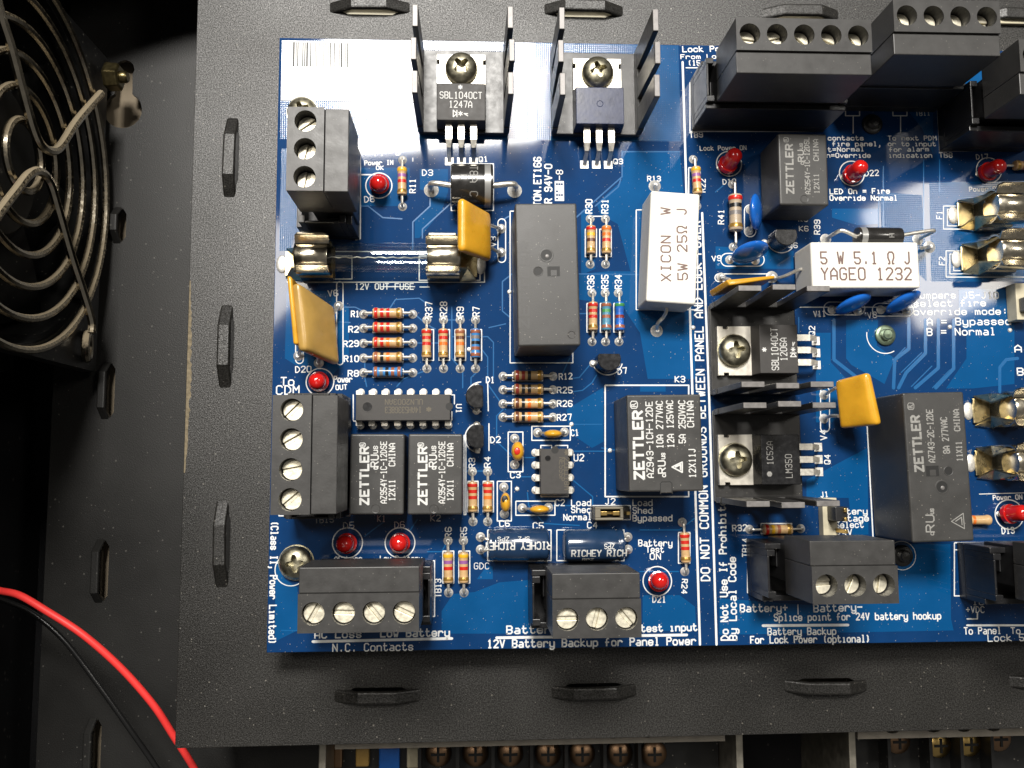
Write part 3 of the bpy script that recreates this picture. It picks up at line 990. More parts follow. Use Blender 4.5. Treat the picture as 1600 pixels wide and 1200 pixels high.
# ---- white lettering
ink = MB()
ZI = 0.040
TX_ = [  # text, left px, right px (baseline), height px, stroke px
    ('PMM Systems', (540, 187), (637, 186), 9, 1.7), ('Power Supply', (500, 243), (625, 238), 12, 2.4), ('Power IN', (570, 258), (614, 257), 7, 1.4), ('OK', (588, 265), (599, 265), 6, 1.4),
    ('D3', (660, 274), (676, 274), 9, 1.5), ('D8', (570, 316), (585, 315), 9, 1.5), ('Q1', (749, 253), (762, 252), 8, 1.5), ('R11', (649, 301), (649, 280), 9, 1.6),
    ('BOURLTON.ET166', (845, 366), (845, 246), 11, 2.2), ('FR 94V-0', (862, 326), (862, 257), 11, 2.2), ('-8', (879, 281), (879, 266), 10, 1.6), ('Q3', (959, 256), (973, 256), 8, 1.5),
    ('Lock Power', (1067, 81), (1150, 80), 9, 1.8), ('From Lock', (1064, 92), (1135, 91), 7, 1.4), ('(15', (1075, 102), (1094, 102), 8, 1.5), ('TB9', (1078, 215), (1098, 214), 8, 1.4),
    ('Lock Power ON', (1094, 235), (1166, 234), 7, 1.3), ('D18', (1130, 288), (1150, 287), 8, 1.4), ('R13', (1012, 283), (1032, 283), 8, 1.6), ('R22', (1102, 300), (1102, 280), 9, 1.4),
    ('R30', (925, 333), (925, 312), 10, 1.7), ('R31', (950, 333), (950, 312), 10, 1.7), ('R36', (928, 452), (928, 431), 10, 1.7), ('R35', (950, 451), (950, 430), 10, 1.7),
    ('R34', (971, 451), (971, 430), 10, 1.7), ('D7', (966, 585), (980, 583), 9, 1.5), ('R12', (874, 593), (894, 592), 9, 1.6), ('R25', (871, 614), (894, 614), 9, 1.6),
    ('R26', (871, 635), (894, 635), 9, 1.6), ('R27', (871, 657), (893, 656), 9, 1.6), ('K3', (1055, 597), (1070, 597), 9, 1.6), ('C1', (893, 681), (904, 680), 9, 1.6),
    ('C3', (798, 747), (813, 746), 9, 1.6), ('C6', (781, 823), (796, 822), 9, 1.6), ('C2', (868, 790), (882, 790), 9, 1.5), ('C5', (833, 826), (849, 826), 9, 1.5),
    ('C4', (918, 825), (933, 825), 9, 1.5), ('U2', (897, 720), (912, 720), 10, 1.6), ('Load', (893, 790), (923, 790), 9, 1.6), ('Shed', (893, 801), (923, 801), 9, 1.6),
    ('Normal', (881, 813), (924, 812), 9, 1.6), ('J2', (946, 788), (961, 788), 9, 1.5), ('Load', (989, 790), (1019, 790), 9, 1.6), ('Shed', (989, 802), (1019, 802), 9, 1.6),
    ('Bypassed', (989, 814), (1050, 814), 9, 1.6), ('Battery', (998, 853), (1050, 853), 9, 1.6), ('Test', (1010, 863), (1037, 863), 9, 1.6), ('ON', (1016, 874), (1032, 874), 9, 1.6),
    ('D21', (1020, 941), (1040, 941), 9, 1.6), ('R24', (1066, 905), (1065, 927), 8, 1.6), ('DO NOT COMMON GROUNDS BETWEEN PANEL AND LOCK POWER', (1109, 907), (1094, 346), 13, 2.2),
    ('Do Not Use If Prohibited', (1138, 1000), (1133, 773), 11, 2.2), ('By Local Code', (1151, 1000), (1149, 871), 11, 2.2), ('N.C. Contacts', (520, 1018), (645, 1016), 11, 1.8),
    ('AC Loss', (492, 997), (564, 996), 11, 2.0), ('Low Battery', (595, 995), (702, 994), 11, 2.2), ('Battery Backup   ', (792, 990), (990, 987), 11, 2.2), ('test input', (1002, 987), (1089, 985), 10, 2.2),
    ('12V Battery Backup for Panel Power', (762, 1012), (1087, 1007), 11, 2.2), ('AC Loss', (523, 877), (565, 876), 7, 1.4), ('Low Battery', (594, 876), (659, 876), 7, 1.4),
    ('D5', (537, 826), (553, 825), 9, 1.3), ('D6', (617, 825), (632, 824), 9, 1.3), ('TB15', (492, 817), (521, 816), 9, 1.4), ('K1', (590, 815), (602, 815), 9, 1.4), ('K2', (673, 814), (688, 814), 9, 1.4),
    ('To', (439, 602), (459, 602), 12, 1.9), ('CDM', (432, 616), (467, 616), 13, 1.9), ('D20', (462, 582), (486, 581), 9, 1.5), ('Power', (522, 597), (550, 597), 9, 1.6), ('OUT', (525, 609), (542, 608), 7, 1.5),
    ('R1', (549, 495), (561, 495), 9, 1.7), ('R2', (545, 519), (560, 519), 9, 1.7), ('R29', (537, 542), (560, 541), 9, 1.7), ('R10', (538, 565), (560, 565), 9, 1.7), ('R8', (544, 588), (560, 588), 9, 1.7),
    ('R37', (675, 495), (675, 472), 10, 1.6), ('R28', (698, 494), (698, 472), 10, 1.6), ('R9', (724, 494), (724, 480), 10, 1.6), ('R7', (749, 494), (749, 480), 10, 1.6),
    ('V6', (513, 463), (528, 462), 9, 1.5), ('12V OUT FUSE', (555, 452), (646, 452), 9, 1.5), ('F9', (449, 420), (449, 405), 9, 1.5), ('D1', (760, 598), (772, 598), 9, 1.6), ('D2', (767, 692), (782, 691), 9, 1.6),
    ('U1', (713, 632), (713, 645), 8, 1.5), ('V3', (775, 385), (775, 370), 9, 1.4), ('R3', (742, 731), (742, 716), 9, 1.5), ('R4', (766, 730), (766, 714), 9, 1.5), ('R6', (705, 840), (705, 824), 9, 1.5),
    ('R5', (729, 839), (729, 824), 9, 1.5), ('TB13', (689, 933), (689, 905), 9, 1.6), ('GDC', (741, 889), (764, 889), 9, 1.0), ('(Class II, Power Limited)', (424, 815), (420, 1006), 10, 2.0),
    ('contacts', (1294, 219), (1349, 219), 7, 1.5), ('fire panel,', (1301, 228), (1377, 228), 7, 1.5), ('t=Normal', (1294, 237), (1350, 236), 7, 1.5), ('n=Override', (1292, 246), (1360, 246), 7, 1.5),
    ('To next PDM', (1388, 219), (1463, 219), 7, 1.5), ('or to input', (1388, 228), (1462, 228), 7, 1.5), ('for alarm', (1390, 237), (1451, 236), 7, 1.5), ('indication', (1389, 246), (1456, 246), 7, 1.5),
    ('LED On = Fire', (1297, 303), (1390, 302), 8, 1.6), ('Override Normal', (1297, 313), (1402, 313), 8, 1.6), ('D22', (1352, 275), (1373, 274), 9, 1.5), ('TB11', (1431, 181), (1453, 180), 8, 1.4),
    ('TB8', (1468, 246), (1488, 246), 8, 1.4), ('D17', (1526, 249), (1544, 248), 8, 1.4), ('Power ON', (1515, 299), (1562, 298), 7, 1.4), ('R41', (1131, 350), (1131, 328), 9, 1.5), ('V9', (1113, 408), (1127, 407), 8, 1.5),
    ('K9', (1248, 346), (1262, 346), 8, 1.2), ('K6', (1249, 361), (1263, 361), 8, 1.2), ('R39', (1281, 366), (1281, 344), 9, 1.6), ('Q6', (1232, 387), (1246, 387), 8, 1.4), ('F1', (1472, 342), (1472, 330), 9, 1.4),
    ('F2', (1476, 414), (1476, 402), 9, 1.4), ('Jumpers J5-J10', (1428, 466), (1560, 466), 10, 1.9), ('select fire', (1428, 479), (1540, 478), 10, 1.9), ('override mode:', (1428, 492), (1574, 491), 10, 1.9),
    ('A = Bypassed', (1449, 508), (1579, 507), 11, 1.9), ('B = Normal', (1449, 524), (1555, 523), 11, 1.9), ('A', (1583, 456), (1592, 456), 10, 1.9), ('B', (1585, 494), (1594, 494), 11, 2.0),
    ('A', (1586, 550), (1596, 550), 11, 2.0), ('B', (1590, 586), (1599, 586), 11, 2.0), ('V11', (1272, 495), (1290, 494), 9, 1.5), ('V8', (1356, 497), (1370, 496), 9, 1.5), ('Q2', (1273, 524), (1273, 510), 9, 1.4),
    ('V4', (1292, 687), (1291, 672), 10, 1.6), ('Q4', (1297, 725), (1297, 711), 9, 1.5), ('J1', (1283, 777), (1294, 776), 8, 1.4), ('Battery', (1297, 804), (1355, 803), 9, 1.7), ('Voltage', (1298, 815), (1357, 814), 9, 1.7),
    ('Select', (1306, 825), (1349, 824), 9, 1.6), ('24V', (1309, 837), (1331, 836), 9, 1.6), ('R32', (1145, 830), (1167, 829), 9, 1.7), ('TB14', (1169, 870), (1169, 842), 9, 1.6),
    ('15', (1192, 939), (1208, 939), 10, 1.5), ('Battery+', (1157, 956), (1230, 955), 11, 2.0), ('|', (1243, 956), (1251, 956), 11, 1.4), ('Battery-', (1272, 956), (1347, 954), 11, 2.0),
    ('Splice point for 24V battery hookup', (1210, 970), (1470, 967), 10, 1.9), ('Battery Backup', (1200, 992), (1306, 991), 10, 1.8), ('For Lock Power (optional)', (1173, 1005), (1359, 1003), 10, 1.9),
    ('18', (1520, 945), (1537, 945), 9, 1.4), ('+VDC', (1510, 957), (1538, 957), 9, 1.4), ('To Panel', (1507, 991), (1564, 990), 10, 1.7), ('To', (1580, 990), (1594, 990), 9, 1.4), ('Lock 5', (1544, 1002), (1600, 1001), 10, 1.6),
    ('Power ON', (1552, 781), (1597, 780), 7, 1.5), ('D13', (1566, 834), (1585, 833), 9, 1.6), ('PINC', (1488, 151), (1508, 146), 7, 2.4), ('2 1', (1530, 104), (1552, 102), 8, 2.0), ('22', (1488, 158), (1502, 156), 7, 1.6)]
for s_, a, b, h, wd in TX_:
    text_px(ink, s_, a, b, h, wd / 7.55, ZI)


def sline(pts, wd=1.7, closed=False):
    ink.line([BP(*q) for q in pts], wd / 7.55, ZI, closed)


def sbox(x0, y0, x1, y1, wd=1.7):
    sline([(x0, y0), (x1, y0), (x1, y1), (x0, y1)], wd, True)


def sring(px, py, r, wd=1.7, a0=0, a1=360):
    x, y = BP(px, py)
    ink.ring((x, y), (r - wd / 2) / 7.55, (r + wd / 2) / 7.55, ZI, 40, R(a0), R(a1))


sline([(1066.5, 97), (1080, 555), (1093.6, 1007)], 3.4)
sline([(1097, 333), (1108, 619), (1119.5, 1007)], 3.4)
sline([(1072, 106), (1096, 106)])
sline([(489, 1002.5), (706, 997.5)], 4)
sline([(776, 996.5), (1073, 992)], 4)
sline([(1192, 977.5), (1325, 976.5)], 4)
sline([(1511, 967), (1527, 967), (1527, 958)], 2)
sline([(1511, 977), (1600, 977)], 3)
sline([(596, 448), (648, 448)], 1.4)
sline([(656, 448.5), (671, 448.5)], 1.4)
sline([(563, 243), (563, 373), (556, 375)], 2)
sline([(563, 273), (586, 273)], 2)
sline([(645, 252), (645, 247)], 1.6)
sline([(443, 370), (443, 372)], 1)
sbox(449, 393, 757, 441)
sbox(456, 400, 550, 436)
sbox(655, 400, 750, 438)
sbox(583, 483, 630, 496)
for y in (507, 530, 553, 577):
    sbox(583, y, 630, y + 12.5)
for x in (661, 686, 711, 736):
    sbox(x, 515, x + 16.5, 563)
sbox(914.5, 358, 932, 401)
sbox(937, 358, 955, 401)
for x in (917, 938, 959):
    sbox(x, 474, x + 15, 519)
sline([(922, 338), (948, 338)])
for y in (582, 603, 624, 646):
    sbox(801, y, 848, y + 13)
sbox(731, 752, 747, 800)
sbox(755, 752, 771, 800)
sbox(692, 861, 709, 911)
sbox(717, 861, 734, 911)
sbox(1060, 832, 1078, 880)
sbox(1149, 822, 1239, 836, 0.1)
sbox(1189, 818, 1237, 834)
sbox(1076, 262, 1094, 306)
sbox(831, 666, 891, 688)
sbox(794, 675, 817, 737)
sbox(777, 752, 799, 814)
sbox(806, 783, 867, 805)
sline([(552, 617), (552, 658)])
sline([(552, 658), (562, 658)])
sline([(700, 617), (710, 617), (710, 631)])
sline([(706, 643), (706, 656), (700, 656)])
sline([(845, 700), (845, 696), (862, 696), (862, 700)])
sline([(868, 700), (868, 696), (887, 696), (887, 700)])
sbox(845, 773, 888, 776)
sbox(945.5, 602, 1076, 776, 2.2)
sbox(926, 790, 985, 812, 1.5)
sbox(797, 330, 895, 567)
sbox(705, 256, 771, 329)
sbox(994, 328, 1090, 484)
sline([(994, 484), (994, 328)])
sbox(1245, 403, 1432, 480)
sline([(534, 625), (547, 625), (547, 658)], 2)
sbox(436, 626, 547, 806)
sbox(725, 680, 728, 804)
sbox(560, 876, 679, 963)
sbox(828, 888, 960, 962)
sbox(762, 828, 861, 876)
sbox(870, 828, 975, 876)
sline([(828, 952), (838, 952)])
sbox(1078, 129, 1283, 205.5)
sbox(1300, 98, 1452, 170)
for x in (1321, 1395):
    sline([(x, 170), (x, 181), (x + 22, 181), (x + 22, 170)])
    sline([(x + 12, 181), (x + 12, 208)])
sline([(1464, 161), (1590, 161)], 1.8)
sline([(1464, 161), (1468, 236), (1596, 236), (1596, 225)], 1.8)
sbox(1168, 843, 1300, 926, 1.8)
sline([(1168, 850), (1230, 850)])
sbox(1491, 848, 1620, 931, 1.8)
sline([(1491, 859), (1560, 859)])
for k in range(3):
    y0, y1, x0 = 322 + 5 * k, 358 - 5 * k, 1474 + 6 * k
    sline([(1530, y0), (x0, y0), (x0, y1), (1530, y1)], 1.5)
    y0, y1 = 392 + 5 * k, 433 - 5 * k
    x0 = 1478 + 6 * k
    sline([(1530, y0), (x0, y0), (x0, y1), (1530, y1)], 1.5)
sline([(1474, 358), (1600, 358)], 1.8)
sline([(1478, 433), (1600, 433)], 1.8)
sline([(1355, 665), (1364, 840)], 2)
sline([(1530, 772), (1600, 770)], 1.2)
sline([(1283, 780), (1284, 838)], 1.6)
sring(592, 290, 20.5)
sring(500, 597, 21)
sring(543, 848, 22.5)
sring(625, 848, 22.5)
sring(1027, 908, 22)
sring(1139, 256, 20.5)
sring(1331, 271, 20.5)
sring(1545, 266, 21)
sring(1577, 804, 23)
sring(455, 890, 24, 1.4)
sring(1382, 524, 29, 1.4, 170, 300)
sring(1409, 868, 22, 1.0)
sring(752, 620, 23, 1.7, 90, 270)
sring(750, 684, 23, 1.7, 90, 270)
sline([(762, 597), (763, 642)])
sline([(764, 662), (764, 704)])
sring(949, 562, 24, 1.7, 200, 345)
sring(1220, 372, 24, 1.4, 200, 320)


def capsule(px, py, hl, r, vert, wd=1.6):
    pts = []
    for i in range(13):
        a = -PI / 2 + PI * i / 12
        pts.append((hl + r * math.cos(a), r * math.sin(a)))
    for i in range(13):
        a = PI / 2 + PI * i / 12
        pts.append((-hl + r * math.cos(a), r * math.sin(a)))
    pts = [(px + (y if vert else x), py + (x if vert else y)) for x, y in pts]
    sline(pts, wd, True)


capsule(784, 376, 28, 6, True)
capsule(531, 505, 60, 5, True)
capsule(468, 540, 22, 6, True)
capsule(1165, 434, 42, 6, False)
capsule(1160, 406, 24, 10, False)
capsule(1319, 482, 22, 10, False)
capsule(1395, 484, 22, 10, False)
capsule(1172, 345, 16, 9, True)
capsule(1289, 640, 28, 7, True)
# patch with the printed code blocks beside the relay
x0, y0 = BP(867, 314)
x1, y1 = BP(881, 283)
ink.box(x0, x1, y0, y1, 0.028, ZI)
obj('printed_legend', ink, m_ink, board, kind='stuff')
bl = MB()
random.seed(12)
for i in range(5):
    for k in range(3):
        if random.random() < 0.55:
            bl.box(x0 + 0.25 + k * 0.52, x0 + 0.25 + k * 0.52 + 0.42, y0 + 0.3 + i * 0.78, y0 + 0.3 + i * 0.78 + 0.4, ZI, ZI + 0.006)
obj('printed_code_block', bl, m_mask, board, kind='stuff')

# barcode label
lab = thing('barcode_label', 'glossy white paper label with a fine barcode on the top left corner of the board', 'label', (0, 0, 0.03))
a, b = P(441, 63, 0), P(648, 160, 0)
obj('label_paper', MB().box(a.x, b.x, b.y, a.y - 0.1, 0, 0.10), m_label, lab)
bc = MB()
random.seed(5)
x = P(458, 70, 0).x
yt = P(458, 66, 0).y
for i in range(46):
    wdt = random.choice((0.14, 0.18, 0.2, 0.28, 0.4))
    bc.box(x, x + wdt, yt - 5.4, yt, 0.101, 0.108)
    x += wdt + random.choice((0.12, 0.14, 0.2, 0.34))
    if x > P(548, 70, 0).x:
        break
obj('printed_barcode', bc, m_ink_black, lab, kind='stuff')


# ============================================================ COMPONENTS
def pad_mesh(r=0.95, h=0.55, wr=0.32):
    return MB().lathe([(r, 0.03), (r * 0.96, 0.06), (r * 0.6, h * 0.35), (wr * 1.2, h), (0.02, h * 1.05)], 18)


PAD = {}


def pad(parent, x, y, r=0.85, h=0.6):
    k = (round(r, 2), round(h, 2))
    if k not in PAD:
        PAD[k] = mesh_of(pad_mesh(r, h), 'solder_joint', m_solder, True)
    return obj('solder_joint', PAD[k], None, parent, loc=(x, y, 0))


RES = {}


def rprof(L, r, n=20):
    """dog-bone outline of an axial resistor, along its length"""
    out = []
    for i in range(n + 1):
        u = -1 + 2 * i / n
        x = u * L / 2
        e = abs(u)
        if e > 0.93:
            q = (e - 0.93) / 0.07
            rr = r * math.sqrt(max(0.0, 1 - q * q)) * 0.9 + 0.05
        elif e > 0.55:
            rr = r * (0.86 + 0.14 * math.sin((e - 0.55) / 0.38 * PI))
        else:
            rr = r * 0.86
        out.append((x, rr))
    return out


Tx = Matrix.Rotation(R(90), 4, 'Y')


def resistor(a, b, bands, body, label, L=6.4, r=1.12, lift=1.35, group='axial resistors on the board', off=0.0):
    A, B = ground(*a), ground(*b)
    d = B - A
    ctr = (A + B) / 2
    t = thing('resistor', label, 'resistor', (ctr.x, ctr.y, 0), math.atan2(d.y, d.x), group)
    h = d.length / 2
    key = (body.name, L, r)
    pr = rprof(L, r)
    if key not in RES:
        RES[key] = mesh_of(MB().lathe([(rr, x) for x, rr in pr], 18, Tx), 'body', body, True)
    bo = obj('body', RES[key], None, t, loc=(off, 0, lift))

    def rad(x):
        for (x0, r0), (x1, r1) in zip(pr, pr[1:]):
            if x0 <= x <= x1:
                return r0 + (r1 - r0) * (x - x0) / (x1 - x0)
        return r
    pos = [-0.36, -0.17, 0.02, 0.34] if len(bands) == 4 else [-0.37, -0.19, -0.01, 0.17, 0.37]
    for q, bn in zip(pos, bands):
        x = q * L
        key2 = (bn, round(q, 2), L, r)
        if key2 not in RES:
            hw = L * 0.052
            RES[key2] = mesh_of(MB().lathe([(rad(x + e) + 0.022, x + e) for e in (-hw, -hw / 2, 0, hw / 2, hw)], 18, Tx, cap=False), 'colour_band', MATS['band_' + bn], True)
        obj('colour_band', RES[key2], None, t, loc=(off, 0, lift))
    for s_ in (-1, 1):
        mb = MB().tube(smoothpath([(s_ * h, 0, 0.1), (s_ * h, 0, lift * 0.7), (s_ * (h - 0.35), 0, lift), (s_ * (h - 0.9), 0, lift), (off + s_ * (L / 2 - 0.1), 0, lift)], 4), 0.29, 8)
        obj('lead', mb, m_tin, t, smooth=True)
        pad(t, s_ * h, 0, 0.92, 0.75)
    return t


HR = [  # horizontal ones: a, b, bands, body, label
    ((568, 491), (645, 491), ['red', 'red', 'red', 'gold'], m_beige, 'beige resistor with three red bands beside the printed mark R1, topmost of its row'),
    ((568, 513), (645, 513), ['red', 'red', 'red', 'gold'], m_beige, 'beige resistor with three red bands beside the printed mark R2, second from top'),
    ((568, 536.5), (645, 536.5), ['red', 'red', 'orange', 'gold'], m_beige, 'beige resistor with red, red and orange bands beside the printed mark R29'),
    ((568, 559.5), (645, 559.5), ['rust', 'black', 'orange', 'gold'], m_beige, 'beige resistor with a black band and an orange band beside the printed mark R10'),
    ((568, 582.5), (645, 582.5), ['rust', 'grey', 'black', 'rust', 'rust'], m_rblue, 'light blue resistor beside the printed mark R8, lowest of its row above the long chip'),
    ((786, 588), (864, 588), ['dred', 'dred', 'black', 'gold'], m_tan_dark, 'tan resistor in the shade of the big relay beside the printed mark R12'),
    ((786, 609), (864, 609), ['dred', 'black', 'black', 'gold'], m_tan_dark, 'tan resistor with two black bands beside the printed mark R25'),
    ((786, 631), (864, 631), ['brown', 'black', 'orange', 'gold'], m_beige, 'beige resistor with brown, black and orange bands beside the printed mark R26'),
    ((786, 652), (864, 652), ['brown', 'black', 'orange', 'gold'], m_beige, 'beige resistor beside the printed mark R27, lowest of four above the small chip'),
    ((1171, 827), (1251, 826), ['red', 'yellow', 'rust', 'gold'], m_beige, 'resistor lying crosswise beside the printed mark R32, above the lower right terminal block'),
]
VR = [
    ((629, 250), (629, 323), ['yellow', 'violet', 'red', 'gold'], m_beige, 'upright-set beige resistor with a violet band beside the printed mark R11 and a red lamp'),
    ((667, 500), (667, 576), ['red', 'red', 'red', 'gold'], m_beige, 'beige resistor with red bands under the printed mark R37'),
    ((693, 500), (693, 576), ['red', 'red', 'orange', 'gold'], m_beige, 'beige resistor with red bands under the printed mark R28'),
    ((719, 500), (719, 576), ['rust', 'brown', 'orange', 'gold'], m_beige, 'beige resistor with brown bands under the printed mark R9'),
    ((743, 500), (743, 576), ['rust', 'grey', 'black', 'rust', 'rust'], m_rblue, 'light blue resistor under the printed mark R7, rightmost of four'),
    ((922, 342), (922, 413), ['red', 'yellow', 'brown', 'gold'], m_beige, 'beige resistor with red, yellow and brown bands under the printed mark R30'),
    ((946, 342), (946, 413), ['orange', 'orange', 'red', 'gold'], m_beige, 'beige resistor with orange bands under the printed mark R31'),
    ((925, 458), (925, 534), ['red', 'red', 'red', 'gold'], m_beige, 'beige resistor with red bands under the printed mark R36'),
    ((945.5, 458), (946, 534), ['rust', 'green', 'rust', 'rust'], m_rteal, 'dull teal-blue resistor with a green band under the printed mark R35'),
    ((966, 458), (967, 534), ['green', 'rdb', 'dred', 'rust'], m_rdblue, 'bright blue resistor with a green band under the printed mark R34'),
    ((738, 737), (739, 815), ['red', 'red', 'red', 'gold'], m_beige, 'beige resistor with red bands under the printed mark R3, beside the twin relays'),
    ((762, 737), (762, 815), ['red', 'red', 'orange', 'gold'], m_beige, 'beige resistor with red bands under the printed mark R4, right of its twin'),
    ((700, 845), (701, 926), ['yellow', 'violet', 'red', 'gold'], m_beige, 'beige resistor with yellow, violet and red bands under the printed mark R6'),
    ((724, 845), (725, 926), ['yellow', 'violet', 'red', 'gold'], m_beige, 'beige resistor with yellow, violet and red bands under the printed mark R5'),
    ((1066, 816), (1070, 893), ['red', 'red', 'red', 'gold'], m_beige, 'beige resistor with red bands above the printed mark R24, right of the words Battery Test'),
    ((1083, 249), (1089, 322), ['yellow', 'violet', 'red', 'gold'], m_beige, 'beige resistor beside the printed mark R22, left of the dim red lamp'),
]
BAND['rdb'] = (0.02, 0.10, 0.40)
mat('band_rdb', BAND['rdb'], 0.32)
for a, b, bn, body, lb in HR:
    resistor(a, b, bn, body, lb)
for a, b, bn, body, lb in VR:
    resistor(a, b, bn, body, lb, r=1.05)
resistor((1144, 288), (1145.5, 386), ['red', 'black', 'grey', 'gold'], m_rgrey, 'larger grey-beige resistor with red and black bands beside the printed mark R41', L=8.4, r=1.5, lift=2.0)
resistor((1556, 262), (1634, 262), ['gold', 'rust', 'orange', 'gold'], m_beige, 'resistor cut off by the right picture edge, beside the dim red lamp at D17', off=0.6)
resistor((1490, 812), (1544, 812), ['rust', 'orange'], m_beige, 'resistor mostly hidden under the large lower right relay, left of the red lamp', L=5.6, off=0.6)


# ---------------------------------------------------------------- terminal blocks
def screwhead(parent, x, y, z, r, rot, m=m_tscrew, slotw=0.16):
    """slotted head: disc with a recessed groove, as its own part"""
    mb = MB()
    n = 24
    g = slotw * r * 1.2
    # two half discs left and right of the groove
    for s_ in (-1, 1):
        pts = []
        a0 = math.asin(g / r)
        for k in range(n // 2 + 1):
            a = a0 + (PI - 2 * a0) * k / (n // 2)
            pts.append((r * math.cos(a), s_ * r * math.sin(a)))
        if s_ < 0:
            pts = pts[::-1]
        mb.prism(pts, -1.2, 0)
    mb.box(-r * 0.97, r * 0.97, -g, g, -1.2, -0.45)
    return obj('terminal_screw', mb, m, parent, bevel=0.10, loc=(x, y, z), rot=(0, 0, rot))


def cyl_hole_plate(mb, x0, x1, y0, y1, ztop, zbot, cxs, cy, r, n=20):
    """box open with round wells from its top face"""
    outer = [Vector((x0, y0, 0)), Vector((x1, y0, 0)), Vector((x1, y1, 0)), Vector((x0, y1, 0))]
    loops = [outer]
    for cx in cxs:
        loops.append([Vector((cx + r * math.cos(2 * PI * k / n), cy + r * math.sin(2 * PI * k / n), 0)) for k in range(n)])
    fp = [p for l in loops for p in l]
    for t in tessellate_polygon(loops):
        a, b, c = (fp[i] for i in t)
        tt = t if (b - a).cross(c - a).z > 0 else t[::-1]
        mb.add([(fp[i].x, fp[i].y, ztop) for i in tt], [(0, 1, 2)])
    mb.add([(x0, y0, zbot), (x1, y0, zbot), (x1, y1, zbot), (x0, y1, zbot), (x0, y0, ztop), (x1, y0, ztop), (x1, y1, ztop), (x0, y1, ztop)],
           [(0, 3, 2, 1), (0, 1, 5, 4), (1, 2, 6, 5), (2, 3, 7, 6), (3, 0, 4, 7)])
    for cx in cxs:
        mb.add([(cx + r * math.cos(2 * PI * k / n), cy + r * math.sin(2 * PI * k / n), ztop) for k in range(n)] +
               [(cx + r * math.cos(2 * PI * k / n), cy + r * math.sin(2 * PI * k / n), zbot + 0.5) for k in range(n)],
               [(k, k + n, (k + 1) % n + n, (k + 1) % n) for k in range(n)] + [tuple(range(n, 2 * n))])


def terminal(cx, cy, n, rz, rots, hoff, label_h, label_p, H=27.0, depth=10.8, sunk=3.4, holer=1.95):
    """plug centre (world mm), poles n along local x, screws on the +y side"""
    L = 5.08 * n
    hd = thing('terminal_header', label_h, 'terminal header', (cx + hoff[0], cy + hoff[1], 0), rz, 'black board headers under the screw terminal blocks')
    W2, D2 = L / 2 + 1.6, 5.6
    mb = MB()
    # tub: floor and walls
    mb.box(-W2, W2, -D2, D2, 0.05, 2.5)
    mb.box(-W2, W2, -D2, -D2 + 1.1, 2.5, 11.5)
    mb.box(-W2, W2, D2 - 1.1, D2, 2.5, 9.0)
    obj('header_body', mb, m_plastic_dark, hd, bevel=0.15)
    for s_ in (-1, 1):
        e = MB()
        x0, x1 = (W2 - 1.5, W2) if s_ > 0 else (-W2, -W2 + 1.5)
        xi = W2 - 1.5 if s_ > 0 else -W2 + 1.5
        e.box(min(x0, x1), max(x0, x1), -D2 + 1.1, -D2 + 2.3, 2.5, 12.6)
        e.box(min(x0, x1), max(x0, x1), D2 - 2.3, D2 - 1.1, 2.5, 12.6)
        xo = x1 - 0.4 if s_ > 0 else x0
        e.box(xo, xo + 0.4, -D2 + 2.3, D2 - 2.3, 2.5, 12.6)
        obj('end_wall', e, m_plastic_dark, hd, bevel=0.1)
    for i in range(n):
        x = -L / 2 + 5.08 * (i + 0.5)
        obj('contact_pin', MB().box(x - 0.5, x + 0.5, -0.5, 0.5, 2.5, 9.0), m_tin, hd)
    pg = thing('terminal_plug', label_p, 'terminal block', (cx, cy, 9.0), rz, 'black screw terminal plugs along the board edges')
    b = MB()
    y1 = depth / 2
    ym = y1 - depth * 0.60
    zt = H - 9.0
    xs = [-L / 2 + 5.08 * (i + 0.5) for i in range(n)]
    cyl_hole_plate(b, -L / 2, L / 2, ym, y1, zt, 5.0, xs, (ym + y1) / 2 + 0.05, holer)
    obj('screw_housing', b, m_plastic, pg, bevel=0.12)
    b = MB()
    b.box(-L / 2 + 0.02, L / 2 - 0.02, -depth / 2, ym - 0.04, 5.0, zt - 0.55)
    obj('wire_entry_housing', b, m_plastic, pg, bevel=0.15)
    b = MB()
    b.box(-L / 2 + 0.15, L / 2 - 0.15, -depth / 2 + 0.8, y1 - 2.2, -4.5, 4.96)
    b.box(-L / 2 - 0.2, -L / 2 + 0.1, -depth / 2 + 2.5, y1 - 4.5, -4.0, 1.0)
    b.box(L / 2 - 0.1, L / 2 + 0.2, -depth / 2 + 2.5, y1 - 4.5, -4.0, 1.0)
    obj('plug_body', b, m_plastic_dark, pg, bevel=0.15)
    for x, a in zip(xs, rots):
        screwhead(pg, x, (ym + y1) / 2 + 0.05, zt - sunk, holer * 0.93, R(a))
    return pg


# centre of plug, poles, turn, slot angles (deg, in the block's frame)
terminal(13.2, -34.2, 3, R(90), [-10, -15, -55], (-1.5, 0), 'black header fixed under the three-screw block at the upper left corner', 'upright three-screw black terminal block at the upper left, overlapping the white label', sunk=2.7)
terminal(101.7, -13.5, 5, 0, [-8, 15, -40, -25, -55], (0, 0), 'dark header base beneath the five-screw block, beside the printed mark TB9', 'five-screw black terminal block on the top edge, the widest block', depth=10.4, sunk=2.8)
terminal(128.7, -9.6, 4, 0, [-60, -48, -62, -5], (0.4, 0.9), 'dark header base beneath the top right four-screw block, beside the mark TB11', 'four-screw black terminal block at the top right, nearest the picture top', depth=10.4, sunk=2.8, H=27.4)
terminal(11.9, -88.1, 4, R(90), [-50, -80, -60, -45], (-1.6, 0), 'black header beneath the four-screw block left of the twin relays', 'upright four-screw black terminal block under the words To CDM, left of the twin relays', sunk=1.7, depth=11.0, H=27.6)
